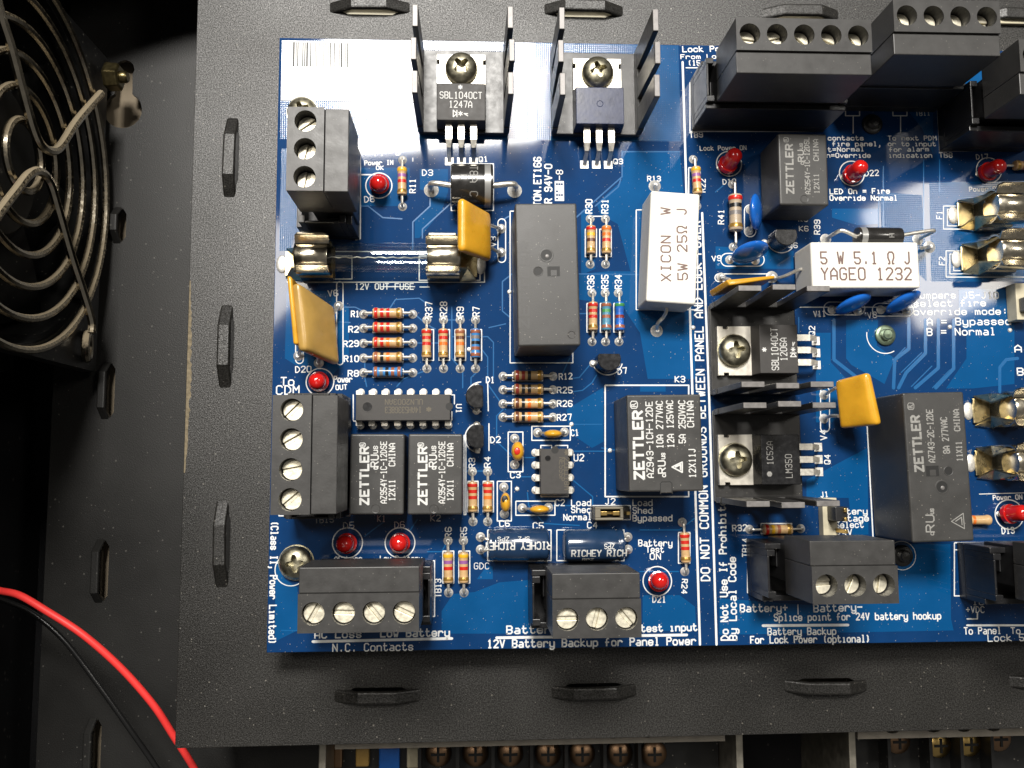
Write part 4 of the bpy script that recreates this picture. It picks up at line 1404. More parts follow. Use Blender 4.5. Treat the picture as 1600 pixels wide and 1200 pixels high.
terminal(21.3, -112.6, 4, R(180), [155, 130, 178, 60], (-0.4, -1.9), 'black header under the bottom left four-screw block, its slotted end showing', 'four-screw black terminal block at the bottom left, above the words N.C. Contacts', sunk=1.3)
terminal(61.7, -114.1, 3, R(180), [130, 75, 0], (-0.8, -1.3), 'black header under the bottom middle block, its slotted end showing at the left', 'three-screw black terminal block at the bottom middle, above the words Panel Power', sunk=1.2)
terminal(106.9, -109.0, 3, R(180), [80, 65, 2], (-1.2, -1.9), 'dark header under the bottom right three-screw block, beside the mark TB14', 'three-screw black terminal block at the lower right, above the words Splice point', sunk=2.6)
terminal(150.7, -16.2, 3, 0, [20, 20, 20], (0, -1.2), 'dark header base beside the printed mark TB8 at the right edge', 'tall black terminal block cut off by the upper right picture edge, seen from its side', depth=10.6, H=26)
terminal(151.2, -110.5, 3, R(180), [10, 10, 10], (-1.3, -1.6), 'dark header in the printed outline at the bottom right edge of the picture', 'black terminal block cut off by the lower right picture edge', H=26)


# ---------------------------------------------------------------- relays
def relay(pxs, H, label, marks, inset=0.5, group=None, holes_=(), m=m_relay):
    """pxs: photo corners of the top face TL, TR, BR, BL"""
    q = [P(x, y, H) for x, y in pxs]
    c = sum(q, Vector()) / 4
    ux = ((q[1] - q[0]) + (q[2] - q[3])) / 2
    uy = ((q[0] - q[3]) + (q[1] - q[2])) / 2
    rz = math.atan2(ux.y, ux.x)
    w2, d2 = ux.length / 2, uy.length / 2
    t = thing('relay', label, 'relay', (c.x, c.y, 0), rz, group)
    obj('relay_case', MB().box(-w2, w2, -d2, d2, 0.4, H), m, t, bevel=0.35, seg=3)
    obj('base_seal', MB().box(-w2 + 0.5, w2 - 0.5, -d2 + 0.5, d2 - 0.5, 0.03, 0.4), m_plastic_dark, t)
    if marks:
        mk = {}
        for s_, a, b, h, wd, mt in marks:
            mk.setdefault(mt.name, (MB(), mt))
            text_px(mk[mt.name][0], s_, a, b, h, wd / 7.55, H + 0.012, (tuple(c)[:2], rz))
        for mb, mt in mk.values():
            obj('printed_marking', mb, mt, t, kind='stuff')
    for (px, py, r_, kind_) in holes_:
        p = P(px, py, H)
        v = Matrix.Rotation(-rz, 3, 'Z') @ (Vector((p.x, p.y, 0)) - Vector((c.x, c.y, 0)))
        if kind_ == 'dimple':
            T = Matrix.Translation((v.x, v.y, H))
            dm = obj('vent_dimple', MB().lathe([(r_, 0.012), (r_ * 0.93, 0.05), (r_ * 0.80, 0.012)], 24, T, cap=False), m, t, smooth=True)
            obj('recess', MB().disc((v.x, v.y), r_ * 0.8, H + 0.008), m_relay_dark if r_ > 0.91 else m, dm)
            if r_ > 1.0:
                obj('gate_mark', MB().ball((v.x + 0.1, v.y - 0.15, H), r_ * 0.3, r_ * 0.3, 0.12), m_sink_edge, dm, smooth=True)
        elif kind_ == 'square':
            s2 = r_
            sq_ = obj('square_recess', MB().box(v.x - s2, v.x + s2, v.y - s2 * 0.8, v.y + s2 * 0.8, H - 0.2, H + 0.01), m_relay_dark, t)
            obj('inner_key', MB().box(v.x - s2 * 0.45, v.x + s2 * 0.5, v.y - s2 * 0.7, v.y + s2 * 0.2, H - 0.2, H + 0.05), m, sq_)
        elif kind_ == 'notch':
            obj('edge_notch', MB().box(v.x - r_, v.x + r_, v.y - r_ * 0.9, v.y + r_ * 0.9, H - 0.3, H + 0.012), m_relay, t, bevel=0.3)
            nm = MB()
            nm.line([(v.x - r_, v.y - r_), (v.x - r_, v.y + r_ * 0.7), (v.x - r_ * 0.7, v.y + r_), (v.x + r_ * 0.7, v.y + r_), (v.x + r_, v.y + r_ * 0.7), (v.x + r_, v.y - r_)], 0.16, H + 0.016)
            obj('notch_groove', nm, m_relay_dark, t)
    return t


I2 = m_ink2
IG = m_ink_grey
for k, (x0, lb) in enumerate(((0, 'left of two small black relays under the long chip, above the printed mark K1'), (91, 'right of two small black relays under the long chip, above the printed mark K2'))):
    relay([(547 + x0, 678), (631.5 + x0, 678), (631.5 + x0, 804), (546 + x0, 804)], 10.8, lb,
          [('ZETTLER', (575.5 + x0, 788), (575.5 + x0, 699), 12, 3.0, I2), ('@', (571 + x0, 698), (571 + x0, 692), 9, 1.0, I2), ('AZ954Y-1C-12DSE', (604 + x0, 786), (604 + x0, 690), 9, 1.3, I2),
           ('c', (590 + x0, 733), (590 + x0, 730), 8, 1.5, I2), ('RU', (591 + x0, 729), (591 + x0, 711), 11, 1.8, I2), ('us', (590 + x0, 708), (590 + x0, 697), 9, 1.3, I2),
           ('12X11', (617 + x0, 782), (617 + x0, 750), 9, 1.4, I2), ('CHINA', (617 + x0, 728), (617 + x0, 693), 9, 1.4, I2)],
          group='small black relays', holes_=[(587 + x0, 795, 0.9, 'dimple')])
relay([(980, 617), (1096, 616), (1098, 767), (982, 769)], 15.2, 'square black relay with many lines of white print, inside the outline marked K3',
      [('ZETTLER', (1006, 748), (1003, 643), 14, 3.6, I2), ('@', (996, 638), (996, 627), 11, 1.2, I2), ('AZ943-1CH-12DE', (1021, 746), (1019, 628), 10, 1.5, I2),
       ('c', (1040, 745), (1040, 741), 7, 1.4, I2), ('RU', (1040, 739), (1039, 720), 11, 1.8, I2), ('us', (1039, 717), (1039, 708), 8, 1.3, I2), ('10A 277VAC', (1036, 700), (1035, 627), 10, 1.5, I2),
       ('12A 125VAC', (1053, 699), (1051, 626), 10, 1.5, I2), ('5A 250VAC', (1071, 692), (1070, 626), 10, 1.5, I2), ('CHINA', (1084, 667), (1083, 627), 10, 1.5, I2),
       ('12X11J', (1087, 746), (1086, 701), 10, 1.5, I2), ('&', (1066, 738), (1066, 722), 16, 2.0, I2)], holes_=[(1041, 762, 1.1, 'notch')])
relay([(806, 318), (904, 317), (904, 540), (808, 541)], 15.7, 'tall plain black relay with small moulded dimples, right of the yellow square, upper middle',
      [('ZETTLER', (826, 512), (826, 380), 14, 3.0, mat('ghost_marking', (0.052, 0.051, 0.050), 0.5))],
      holes_=[(854, 399, 1.35, 'dimple'), (841, 424, 0.95, 'dimple'), (865, 424, 1.2, 'square'), (893, 523, 0.75, 'dimple')])
relay([(1412, 614), (1506, 612), (1522, 845), (1424, 848)], 15.7, 'large relay with grey print between the amber square and the right-hand fuse clips',
      [('ZETTLER', (1443, 736), (1436, 650), 13, 3.2, IG), ('@', (1428, 640), (1428, 630), 10, 1.1, IG), ('AZ743-2C-12DE', (1461, 722), (1457, 640), 10, 1.5, IG),
       ('8A 277VAC', (1484, 708), (1479, 652), 10, 1.5, IG), ('CHINA', (1500, 673), (1498, 640), 9, 1.5, IG), ('11X11', (1504, 720), (1502, 690), 9, 1.5, IG),
       ('c', (1459, 836), (1459, 832), 7, 1.3, IG), ('RU', (1460, 831), (1459, 805), 13, 1.8, IG), ('us', (1459, 803), (1459, 795), 8, 1.3, IG), ('&', (1507, 826), (1505, 802), 20, 1.3, IG)],
      holes_=[(1457, 736, 1.25, 'square'), (1482, 736, 0.95, 'dimple'), (1472, 761, 1.35, 'dimple')])
relay([(1218, 208), (1291, 210), (1296, 321), (1216, 320)], 11.3, 'shaded black relay with white print just below the five-screw terminal block',
      [('ZETTLER', (1240, 302), (1238, 226), 11, 2.6, IG), ('@', (1232, 222), (1232, 215), 8, 1.0, IG), ('AZ954Y-1C-12DSL', (1266, 303), (1264, 215), 8, 1.3, IG), ('c', (1256, 257), (1256, 254), 7, 1.2, IG),
       ('RU', (1256, 252), (1255, 235), 9, 1.8, IG), ('us', (1254, 233), (1254, 224), 7, 1.1, IG), ('12X11', (1280, 302), (1279, 272), 8, 1.3, IG), ('CHINA', (1279, 251), (1278, 218), 8, 1.3, IG)],
      group='small black relays', holes_=[(1257, 311, 0.85, 'dimple')])


# ---------------------------------------------------------------- chips
def dip(pxs, n, H, label, horizontal, marks, dimple, notch_end):
    q = [P(x, y, H) for x, y in pxs]
    c = sum(q, Vector()) / 4
    ux = ((q[1] - q[0]) + (q[2] - q[3])) / 2
    uy = ((q[0] - q[3]) + (q[1] - q[2])) / 2
    w2, d2 = ux.length / 2, uy.length / 2
    t = thing('chip', label, 'chip', (c.x, c.y, 0), 0, 'black dual-row chips')
    b = MB()
    zm = H * 0.55
    k = 0.25
    b.hexa([(-w2 + k, -d2 + k, 0.6), (w2 - k, -d2 + k, 0.6), (w2 - k, d2 - k, 0.6), (-w2 + k, d2 - k, 0.6)], [(-w2 - .05, -d2 - .05, zm), (w2 + .05, -d2 - .05, zm), (w2 + .05, d2 + .05, zm), (-w2 - .05, d2 + .05, zm)])
    b.hexa([(-w2 - .05, -d2 - .05, zm), (w2 + .05, -d2 - .05, zm), (w2 + .05, d2 + .05, zm), (-w2 - .05, d2 + .05, zm)], [(-w2 + k * .4, -d2 + k * .4, H), (w2 - k * .4, -d2 + k * .4, H), (w2 - k * .4, d2 - k * .4, H), (-w2 + k * .4, d2 - k * .4, H)])
    obj('chip_body', b, m_chip, t, bevel=0.08)
    nn_ = n // 2
    pm = MB()   # pin for +y side: shoulder out, then down
    pm.box(-0.62, 0.62, -0.1, 0.75, zm - 0.14, zm + 0.14)
    pm.box(-0.62, 0.62, 0.55, 0.85, zm - 1.0, zm + 0.1)
    pm.box(-0.3, 0.3, 0.56, 0.84, 0.0, zm - 0.9)
    me = mesh_of(pm, 'pin', m_tin)
    for i in range(nn_):
        for s_ in (1, -1):
            u = (i - (nn_ - 1) / 2) * 2.54
            if horizontal:
                o = obj('pin', me, None, t, loc=(u, s_ * d2, 0), rot=(0, 0, 0 if s_ > 0 else PI))
                pad(t, u, s_ * (d2 + 0.7), 0.8, 0.5)
            else:
                o = obj('pin', me, None, t, loc=(s_ * w2, u, 0), rot=(0, 0, -PI / 2 if s_ > 0 else PI / 2))
                pad(t, s_ * (w2 + 0.7), u, 0.8, 0.5)
    mb = MB()
    for s_, a, bb, h, wd in marks:
        text_px(mb, s_, a, bb, h, wd / 7.55, H + 0.012, (tuple(c)[:2], 0))
    obj('printed_marking', mb, m_ink_dim, t, kind='stuff')
    p = P(*dimple[:2], H) - c
    dd = obj('index_dimple', MB().lathe([(dimple[2], 0.01), (dimple[2] * 0.9, 0.035), (dimple[2] * 0.84, 0.01)], 24, Matrix.Translation((p.x, p.y, H)), cap=False), m_chip, t, smooth=True)
    obj('recess', MB().disc((p.x, p.y), dimple[2] * 0.84, H + 0.006), m_epoxy_dark, dd)
    p = P(*notch_end, H) - c
    obj('end_notch', MB().disc((p.x, p.y), 0.75, H + 0.008), m_relay_dark, t)
    return t


dip([(555, 616), (704, 615), (704, 657), (555, 658)], 16, 4.4, 'long black sixteen-pin chip above the twin relays', True,
    [('ULN2003AN', (660, 624), (602, 624), 8, 1.2), ('14AH533G8E3', (658, 636), (602, 636), 9, 1.2), ('*', (673, 635), (667, 635), 9, 2.4)], (574, 636, 1.1), (702, 635))
dip([(844, 701), (889, 701), (889, 772), (844, 773)], 8, 4.0, 'small black eight-pin chip beside the printed mark U2', False,
    [('NE555P', (874, 715), (874, 751), 8, 1.0), ('21AJY8M', (882, 715), (882, 765), 7, 1.0), ('*', (881, 704), (881, 710), 8, 2.0)], (856, 716, 0.65), (867, 703))


# ---------------------------------------------------------------- heat sinks and power transistors
def heatsink(cx, cy, rz, label, short=()):
    t = thing('heat_sink', label, 'heat sink', (cx, cy, 0), rz, 'black finned heat sinks')
    obj('sink_base', MB().box(-9.3, 9.3, -9.0, 9.0, 0.5, 1.9), m_sink, t, bevel=0.2)
    for s_ in (-1, 1):
        obj('side_wall', MB().box(min(s_ * 8.3, s_ * 9.5), max(s_ * 8.3, s_ * 9.5), -9.0, 9.0, 1.9, 4.8), m_sink, t, bevel=0.15)
        for k in range(3):
            y = (k - 1) * 6.5
            H = 20.4
            x0 = s_ * 8.9
            lean = s_ * (0.35 if (k % 2) else 0.1)
            f = MB()
            f.hexa([(x0 - 0.6, y - 2.3, 4.8), (x0 + 0.6, y - 2.3, 4.8), (x0 + 0.6, y + 2.3, 4.8), (x0 - 0.6, y + 2.3, 4.8)],
                   [(x0 - 0.55 + lean, y - 2.2, H - 0.25), (x0 + 0.55 + lean, y - 2.2, H - 0.25), (x0 + 0.55 + lean, y + 2.2, H - 0.25), (x0 - 0.55 + lean, y + 2.2, H - 0.25)])
            fo = obj('fin', f, m_sink, t, bevel=0.12)
            obj('pale_tip', MB().box(x0 - 0.52 + lean, x0 + 0.52 + lean, y - 2.15, y + 2.15, H - 0.24, H), m_sink_edge, fo, bevel=0.1)  # tip in a paler grey than the fin below
    return t


def phillips(parent, x, y, z, r, rot, m=m_screw):
    T = Matrix.Translation((x, y, z)) @ Matrix.Rotation(rot, 4, 'Z')
    prof = [(r * 0.98, 0), (r, r * 0.16), (r * 0.93, r * 0.36), (r * 0.75, r * 0.52), (r * 0.48, r * 0.62), (r * 0.2, r * 0.66), (0.03, r * 0.67)]
    hd = obj('pan_head', MB().lathe(prof, 32, T), m, parent, smooth=True)
    a, b = r * 0.52, r * 0.13
    pts = []
    for k in range(4):
        c, s = math.cos(k * PI / 2), math.sin(k * PI / 2)
        for u, v in ((b * 1.4, -b * 1.4), (a * 0.75, -b * 1.15), (a, -b * 0.7), (a, b * 0.7), (a * 0.75, b * 1.15)):
            pts.append((u * c - v * s, u * s + v * c))
    z1 = r * 0.665
    cut = MB().prism(pts, z1 - r * 0.6, z1 + r * 0.3, T)
    cme = mesh_of(cut, 'cutter', m)
    cob = bpy.data.objects.new('cutter', cme)
    C.objects.link(cob)
    # cut the recess for real, then drop the cutter
    cob.parent = parent
    bo = hd.modifiers.new('recess', 'BOOLEAN')
    bo.operation = 'DIFFERENCE'
    bo.object = cob
    bo.solver = 'EXACT'
    CUTS.append((hd, cob))
    return hd


CUTS = []


def to220(cx, cy, rz, label, marks, m=m_chip, tab_cut=False, group='power transistors screwed to heat sinks', gloss=None, rotz=0.3, scr='zinc cross-head screw'):
    """local +y towards the tab, origin at the middle of the plastic body"""
    t = thing('power_transistor', label, 'transistor', (cx, cy, 0), rz, group)
    z0 = 2.0
    pts = [(-5.1, 4.2), (5.1, 4.2), (5.1, 9.0), (4.55, 9.0), (4.55, 10.0), (5.1, 10.0), (5.1, 11.2), (-5.1, 11.2), (-5.1, 10.0), (-4.55, 10.0), (-4.55, 9.0), (-5.1, 9.0)]
    obj('metal_tab', MB().prism(pts, z0, z0 + 1.3), m_tab, t, bevel=0.08)
    b = MB()
    b.hexa([(-5.1, -4.5, z0), (5.1, -4.5, z0), (5.1, 4.6, z0), (-5.1, 4.6, z0)], [(-4.95, -4.3, z0 + 4.4), (4.95, -4.3, z0 + 4.4), (4.95, 3.5, z0 + 4.4), (-4.95, 3.5, z0 + 4.4)])
    obj('plastic_body', b, m, t, bevel=0.12)
    lm = MB()
    lm.hexa([(-0.65, -4.4, z0 + 2.2), (0.65, -4.4, z0 + 2.2), (0.65, -4.4, z0 + 2.75), (-0.65, -4.4, z0 + 2.75)], [(-0.65, -7.6, z0 + 2.2), (0.65, -7.6, z0 + 2.2), (0.65, -7.6, z0 + 2.75), (-0.65, -7.6, z0 + 2.75)])
    lm.hexa([(-0.65, -7.6, z0 + 2.2), (0.65, -7.6, z0 + 2.2), (0.65, -7.6, z0 + 2.75), (-0.65, -7.6, z0 + 2.75)], [(-0.4, -9.4, z0 + 1.6), (0.4, -9.4, z0 + 1.6), (0.4, -9.2, z0 + 2.2), (-0.4, -9.2, z0 + 2.2)])
    lm.hexa([(-0.4, -9.4, z0 + 1.6), (0.4, -9.4, z0 + 1.6), (0.4, -9.2, z0 + 2.2), (-0.4, -9.2, z0 + 2.2)], [(-0.4, -10.9, 0.0), (0.4, -10.9, 0.0), (0.4, -10.4, 0.0), (-0.4, -10.4, 0.0)])
    me = mesh_of(lm, 'lead', m_tin)
    for k in (-1, 0, 1):
        obj('lead', me, None, t, loc=(k * 2.54, 0, 0))
        obj('solder_pad', MB().box(k * 2.54 - 0.9, k * 2.54 + 0.9, -11.5, -9.8, 0.03, 0.12), m_solder, t, bevel=0.05)
    if marks:
        mb = MB()
        for s_, u, v, adv, h, wd in marks:
            text(mb, s_, adv, h, wd, flat((u, v), 0, z0 + 4.412))
        obj('printed_marking', mb, m_ink2 if gloss is None else m_ink_grey, t, kind='stuff')
    if tab_cut == 'dimple':
        obj('mould_mark', MB().lathe([(0.7, 0.0), (0.62, 0.05), (0.55, 0.0)], 20, Matrix.Translation((0, 0, z0 + 4.4)), cap=False), m, t, smooth=True)
    s = thing('cross_head_screw', scr, 'screw', (0, 0, 0), 0, 'cross-head screws')
    v = Matrix.Rotation(rz, 3, 'Z') @ Vector((0, 7.9, 0))
    s.location = (cx + v.x, cy + v.y, z0 + 1.3)
    phillips(s, 0, 0, 0.15, 3.35, rotz)
    obj('washer', MB().lathe([(1.8, 0.0), (3.5, 0.0), (3.5, 0.14), (1.8, 0.14)], 28, cap=False), m_screw, s)
    return t


q = P(724.5, 149, 0)
heatsink(q.x, q.y, 0, 'black heat sink with upright fins beside the white label, left of the top pair')
q = P(720.5, 156, 6.4)
m_q1 = m_chip
to220(q.x, q.y, 0, 'black three-legged power transistor marked SBL1040CT 1247A, at the top beside the white label',
      [('SBL1040CT', -4.3, 0.3, 0.98, 1.35, 0.17), ('1247A', -2.4, -1.6, 0.98, 1.35, 0.17), ('>*<', -1.6, -3.6, 1.1, 1.4, 0.2), ('*', -0.5, 2.1, 1.0, 1.2, 0.25)], rotz=0.75,
      scr='cross-head screw holding the upper left transistor to its heat sink')
q = P(928.5, 152, 0)
heatsink(q.x, q.y, 0, 'black heat sink with upright fins, right of the top pair, near the widest terminal block')
q = P(937.5, 162, 6.4)
m_q3 = mat('glossy_blue_black_plastic', (0.028, 0.036, 0.080), 0.30, spec=0.35, coat=0.0, coat_rough=0.12, var=0.25, vscale=0.5, bump=0.1, bscale=1.5)
to220(q.x, q.y, 0, 'unmarked glossy blue-black power transistor, second at the top', [], m=m_q3, tab_cut='dimple', rotz=0.35,
      scr='cross-head screw holding the unmarked glossy transistor to its heat sink')
q = P(1173, 548, 0)
heatsink(q.x, q.y, R(90), 'black finned heat sink under the white resistor, upper of the right-hand pair')
q = P(1214, 545, 6.4)
to220(q.x, q.y, R(90), 'power transistor marked SBL1040CT 1206A on the right-hand part of the board',
      [('SBL1040CT', -4.3, -0.2, 0.98, 1.35, 0.15), ('1206A', -2.4, -2.0, 0.98, 1.35, 0.15), ('>*<', -1.6, -3.9, 1.1, 1.2, 0.2), ('*', -0.5, 2.0, 1.0, 1.2, 0.25)], rotz=0.12,
      scr='cross-head screw on the shaded nickel tab beside the 1206A transistor')
q = P(1180, 712, 0)
heatsink(q.x, q.y, R(90), 'black finned heat sink below the other, lower of the right-hand pair')
q = P(1217, 718, 6.4)
to220(q.x, q.y, R(90), 'darker power transistor marked LM350 with faint grey lettering, lower right',
      [('1C52A', -1.0, 1.2, 0.98, 1.2, 0.13), ('LM350', -3.6, -2.6, 0.98, 1.3, 0.13), ('*', -3.2, 1.4, 1.0, 1.2, 0.4)], m=m_epoxy_dark, gloss=1, rotz=0.1,
      scr='cross-head screw on the nickel tab beside the faintly marked LM350 transistor')



# ---------------------------------------------------------------- standing screws on the board
def board_screw(px, py, r, label, rot, z=0.3):
    p = P(px, py, z)
    s = thing('cross_head_screw', label, 'screw', (p.x, p.y, 0), 0, 'cross-head screws')
    phillips(s, 0, 0, 0.2, r, rot)
    obj('washer', MB().lathe([(1.5, 0.03), (r * 1.06, 0.03), (r * 1.06, 0.22), (1.5, 0.22)], 28, cap=False), m_screw, s)


board_screw(461, 880, 3.35, 'zinc cross-head screw at the lower left, half under the terminal block', 0.1, 1.5)
board_screw(471, 172, 3.2, 'brassy cross-head screw almost hidden behind the upper left terminal block', 0.4, 1.5)


def standoff(px, py, label, m):
    p = P(px, py, 0)
    s = thing('threaded_stud', label, 'stud', (p.x, p.y, 0))
    obj('collar', MB().lathe([(1.3, 0.03), (2.15, 0.03), (2.15, 0.5), (1.9, 0.7), (1.3, 0.7), (1.3, 0.03)], 28, cap=False), m, s, smooth=True)
    st = [(1.25, 0.0)]
    for i in range(4):
        st += [(1.25, 0.3 + i * 0.35), (1.0, 0.45 + i * 0.35)]
    st += [(0.9, 1.7), (0.05, 1.8)]
    obj('thread', MB().lathe(st, 20), m, s)


standoff(1382, 524, 'greenish metal stud on the right part of the board, below the white ceramic resistor', m_green)
standoff(1362, 195, 'dark metal stud in the shade between two terminal headers', m_fan)
standoff(1409, 868, 'dark stud in shade right of the lower right three-screw block', m_fan)


# ---------------------------------------------------------------- lamps (LEDs)
def led(px, py, tip, label, tilt=None):
    """px, py: foot on the board; tip: pixel of the dome top at z 6.5"""
    p = P(px, py, 0)
    tp = P(tip[0], tip[1], 6.6) if tip else Vector((p.x, p.y, 6.6))
    d = (tp - Vector((p.x, p.y, 0.8))).normalized()
    t = thing('indicator_lamp', label, 'indicator lamp', (p.x, p.y, 0), 0, 'red indicator lamps')
    T = Matrix.Translation((0, 0, 0.9)) @ d.to_track_quat('Z', 'Y').to_matrix().to_4x4()
    prof = [(2.0, 0), (2.02, 0.2), (2.02, 0.95), (1.72, 1.0), (1.68, 2.0), (1.66, 3.6)]
    for i in range(1, 7):
        a = i / 6 * PI / 2
        prof.append((max(0.02, 1.66 * math.cos(a)), 3.6 + 1.55 * math.sin(a)))
    obj('lens', MB().lathe(prof, 28, T), m_led, t, smooth=True)
    c = obj('light_chip', MB().lathe([(0.7, 1.0), (1.05, 1.3), (1.05, 1.6), (0.3, 1.65)], 14, T), m_led_core, t)
    for s_ in (-1, 1):
        obj('lead', MB().box(s_ * 1.27 - 0.25, s_ * 1.27 + 0.25, -0.25, 0.25, 0.02, 1.3), m_tin, t)
        pad(t, s_ * 1.27, 0, 0.6, 0.3)
    return t


led(594, 290, (590, 286), 'red indicator lamp beneath the printed words Power IN OK')
led(500, 597, (493, 595), 'red indicator lamp beside the printed words Power OUT')
led(544, 848, (535, 851), 'dim red indicator lamp in the ring marked D5, left of the lower pair')
led(626, 848, (622, 849), 'red indicator lamp in the ring marked D6, right of the lower pair')
led(1027, 908, (1032, 906), 'bright red indicator lamp below the words Battery Test ON')
led(1133, 262, (1156, 232), 'dim red lamp leaning to the upper right, below the words Lock Power ON')
led(1327, 276, (1352, 255), 'leaning red indicator lamp in the ring marked D22')
led(1537, 272, (1571, 255), 'dark red lamp leaning right beside the upper fuse clip, marked D17')
led(1570, 803, (1612, 800), 'bright red lamp leaning right, in the ring marked D13')


# ---------------------------------------------------------------- half-round transistors
def to92(px, py, rz, label, r=2.35, leads=True):
    p = P(px, py, 5)
    t = thing('small_transistor', label, 'transistor', (p.x, p.y, 0), R(rz), 'small half-round black transistors')
    pts = [(r * math.cos(a), r * math.sin(a)) for a in [R(-118) + R(236) * i / 20 for i in range(21)]]
    b = MB().prism(pts, 1.4, 6.0)
    obj('epoxy_body', b, m_epoxy_dark, t, bevel=0.18)
    for k in (-1, 0, 1):
        obj('lead', MB().tube(smoothpath([(0.2, k * 1.0, 1.6), (0.2, k * 1.4, 0.8), (0.2, k * 2.4, 0.1)], 3), 0.25, 6), m_tin, t)
        pad(t, 0.2, k * 2.5, 0.75, 0.6)
    return t


to92(746, 620, 180, 'half-round black transistor beside the printed mark D1')
to92(747, 682, 180, 'half-round black transistor beside the printed mark D2, above the paired resistors')
to92(951, 562, -90, 'half-round black transistor with its flat side up, beside the printed mark D7')
to92(1226, 368, -90, 'half-round black transistor in shade beside the printed mark Q6')


# ---------------------------------------------------------------- ceramic capacitors
def bead(px, py, a, b, pads, label, spot=None):
    p = P(px, py, 2.6)
    t = thing('bead_capacitor', label, 'capacitor', (p.x, p.y, 0), 0, 'small yellow bead capacitors')
    mb = MB().ball((0, 0, 2.6), a, b, 1.9, 24, 14)
    bo = obj('dipped_body', mb, m_yellow, t, smooth=True)
    for q in pads:
        g_ = P(*q, 0) - Vector((p.x, p.y, 0))
        e = Vector((g_.x * 0.55, g_.y * 0.55, 1.7))
        obj('lead', MB().tube(smoothpath([(g_.x, g_.y, 0.1), (g_.x * 0.95, g_.y * 0.95, 0.9), tuple(e)], 4), 0.25, 6), m_tin, t, smooth=True)
        pad(t, g_.x, g_.y, 0.95, 0.8)
    if spot:
        c, dx, dy = spot
        k = MB().ball((dx, dy, 2.66 + 1.9 * math.sqrt(max(0, 1 - (dx / a) ** 2 - (dy / b) ** 2)) - 0.12), 0.62, 0.75, 0.14, 14, 6)
        obj('paint_spot', k, c, t, smooth=True)
    return t


bead(864, 678, 1.85, 0.85, [(840, 676), (882, 675)], 'yellow bead capacitor in the box marked C1')
bead(809, 705, 1.3, 1.95, [(804, 685), (804, 726)], 'yellow bead capacitor with an orange-red spot in the box marked C3', (MATS['band_red'], -0.2, 0.0))
bead(790, 785, 1.05, 1.95, [(787, 761), (788, 803)], 'yellow bead capacitor with a black spot in the box marked C6', (m_ink_black, -0.2, 0.7))
bead(843, 796, 2.0, 0.85, [(816, 794), (857, 793)], 'yellow bead capacitor in the box marked C2')


# ---------------------------------------------------------------- lying electrolytics
def electro(px0, px1, py, side, label, words):
    z = 3.3
    a, b = P(px0, py, z), P(px1, py, z)
    L = b.x - a.x
    r = 3.15
    t = thing('electrolytic_capacitor', label, 'capacitor', ((a.x + b.x) / 2, a.y, 0), 0, 'navy electrolytic capacitors lying down')
    prof = [(r * 0.72, -L / 2), (r * 0.86, -L / 2 + 0.06), (r * 0.97, -L / 2 + 0.35), (r, -L / 2 + 0.7), (r, L / 2 - 1.9), (r * 0.93, L / 2 - 1.5), (r * 0.93, L / 2 - 1.2), (r, L / 2 - 0.8), (r * 0.97, L / 2 - 0.2), (r * 0.7, L / 2)]
    if side < 0:
        prof = [(r_, -x) for r_, x in prof][::-1]
    T = Matrix.Translation((0, 0, z)) @ Tx
    obj('can', MB().lathe(prof, 36, T), m_sleeve, t, smooth=True)
    obj('end_cap', MB().lathe([(0.1, -side * (-L / 2) * -1), (r * 0.7, side * (-L / 2) - side * 0.02)], 28, T, cap=True), m_silver, t)
    mb = MB()
    for s_, u0, ang, adv, h, wd, flip in words:
        def fn(u, v, k, ang=ang, u0=u0, flip=flip):
            if flip:
                x = u0 - u
                th_ = R(ang) - v / r
            else:
                x = u0 + u
                th_ = R(ang) + v / r
            rr = r + 0.03 + k * 0.0012
            return (x, rr * math.sin(th_), z + rr * math.cos(th_))
        text(mb, s_, adv, h, wd, fn, 0.72, 0.25)
    obj('printed_marking', mb, m_ink2, t, kind='stuff')
    for dy in (-1.25, 1.25):
        x0 = side * (L / 2)
        obj('lead', MB().tube(smoothpath([(x0 - side * 0.3, dy * 0.6, z), (x0 + side * 0.8, dy, z - 0.3), (x0 + side * 1.4, dy, 1.2), (x0 + side * 1.5, dy, 0.1)], 4), 0.28, 8), m_tin, t, smooth=True)
        pad(t, x0 + side * 1.5, dy, 0.95, 0.7)
    return t


electro(763, 857, 851, -1, 'navy capacitor lying down with upside-down white lettering, left of the pair, marked C5',
        [('RICHEY RICHEY', 6.2, 12, 1.02, 1.35, 0.24, True), ('SPZ  ZPS', 2.0, 32, 0.8, 0.8, 0.12, True)])
electro(881, 974, 852, 1, 'navy capacitor lying down with white lettering RICHEY, right of the pair, marked C4',
        [('RICHEY RICH', -4.7, -38, 1.0, 1.35, 0.24, False), ('RPZ', -2.5, -66, 0.8, 0.9, 0.15, False), ('ZPS', 3.6, 8, 0.7, 0.9, 0.15, True)])


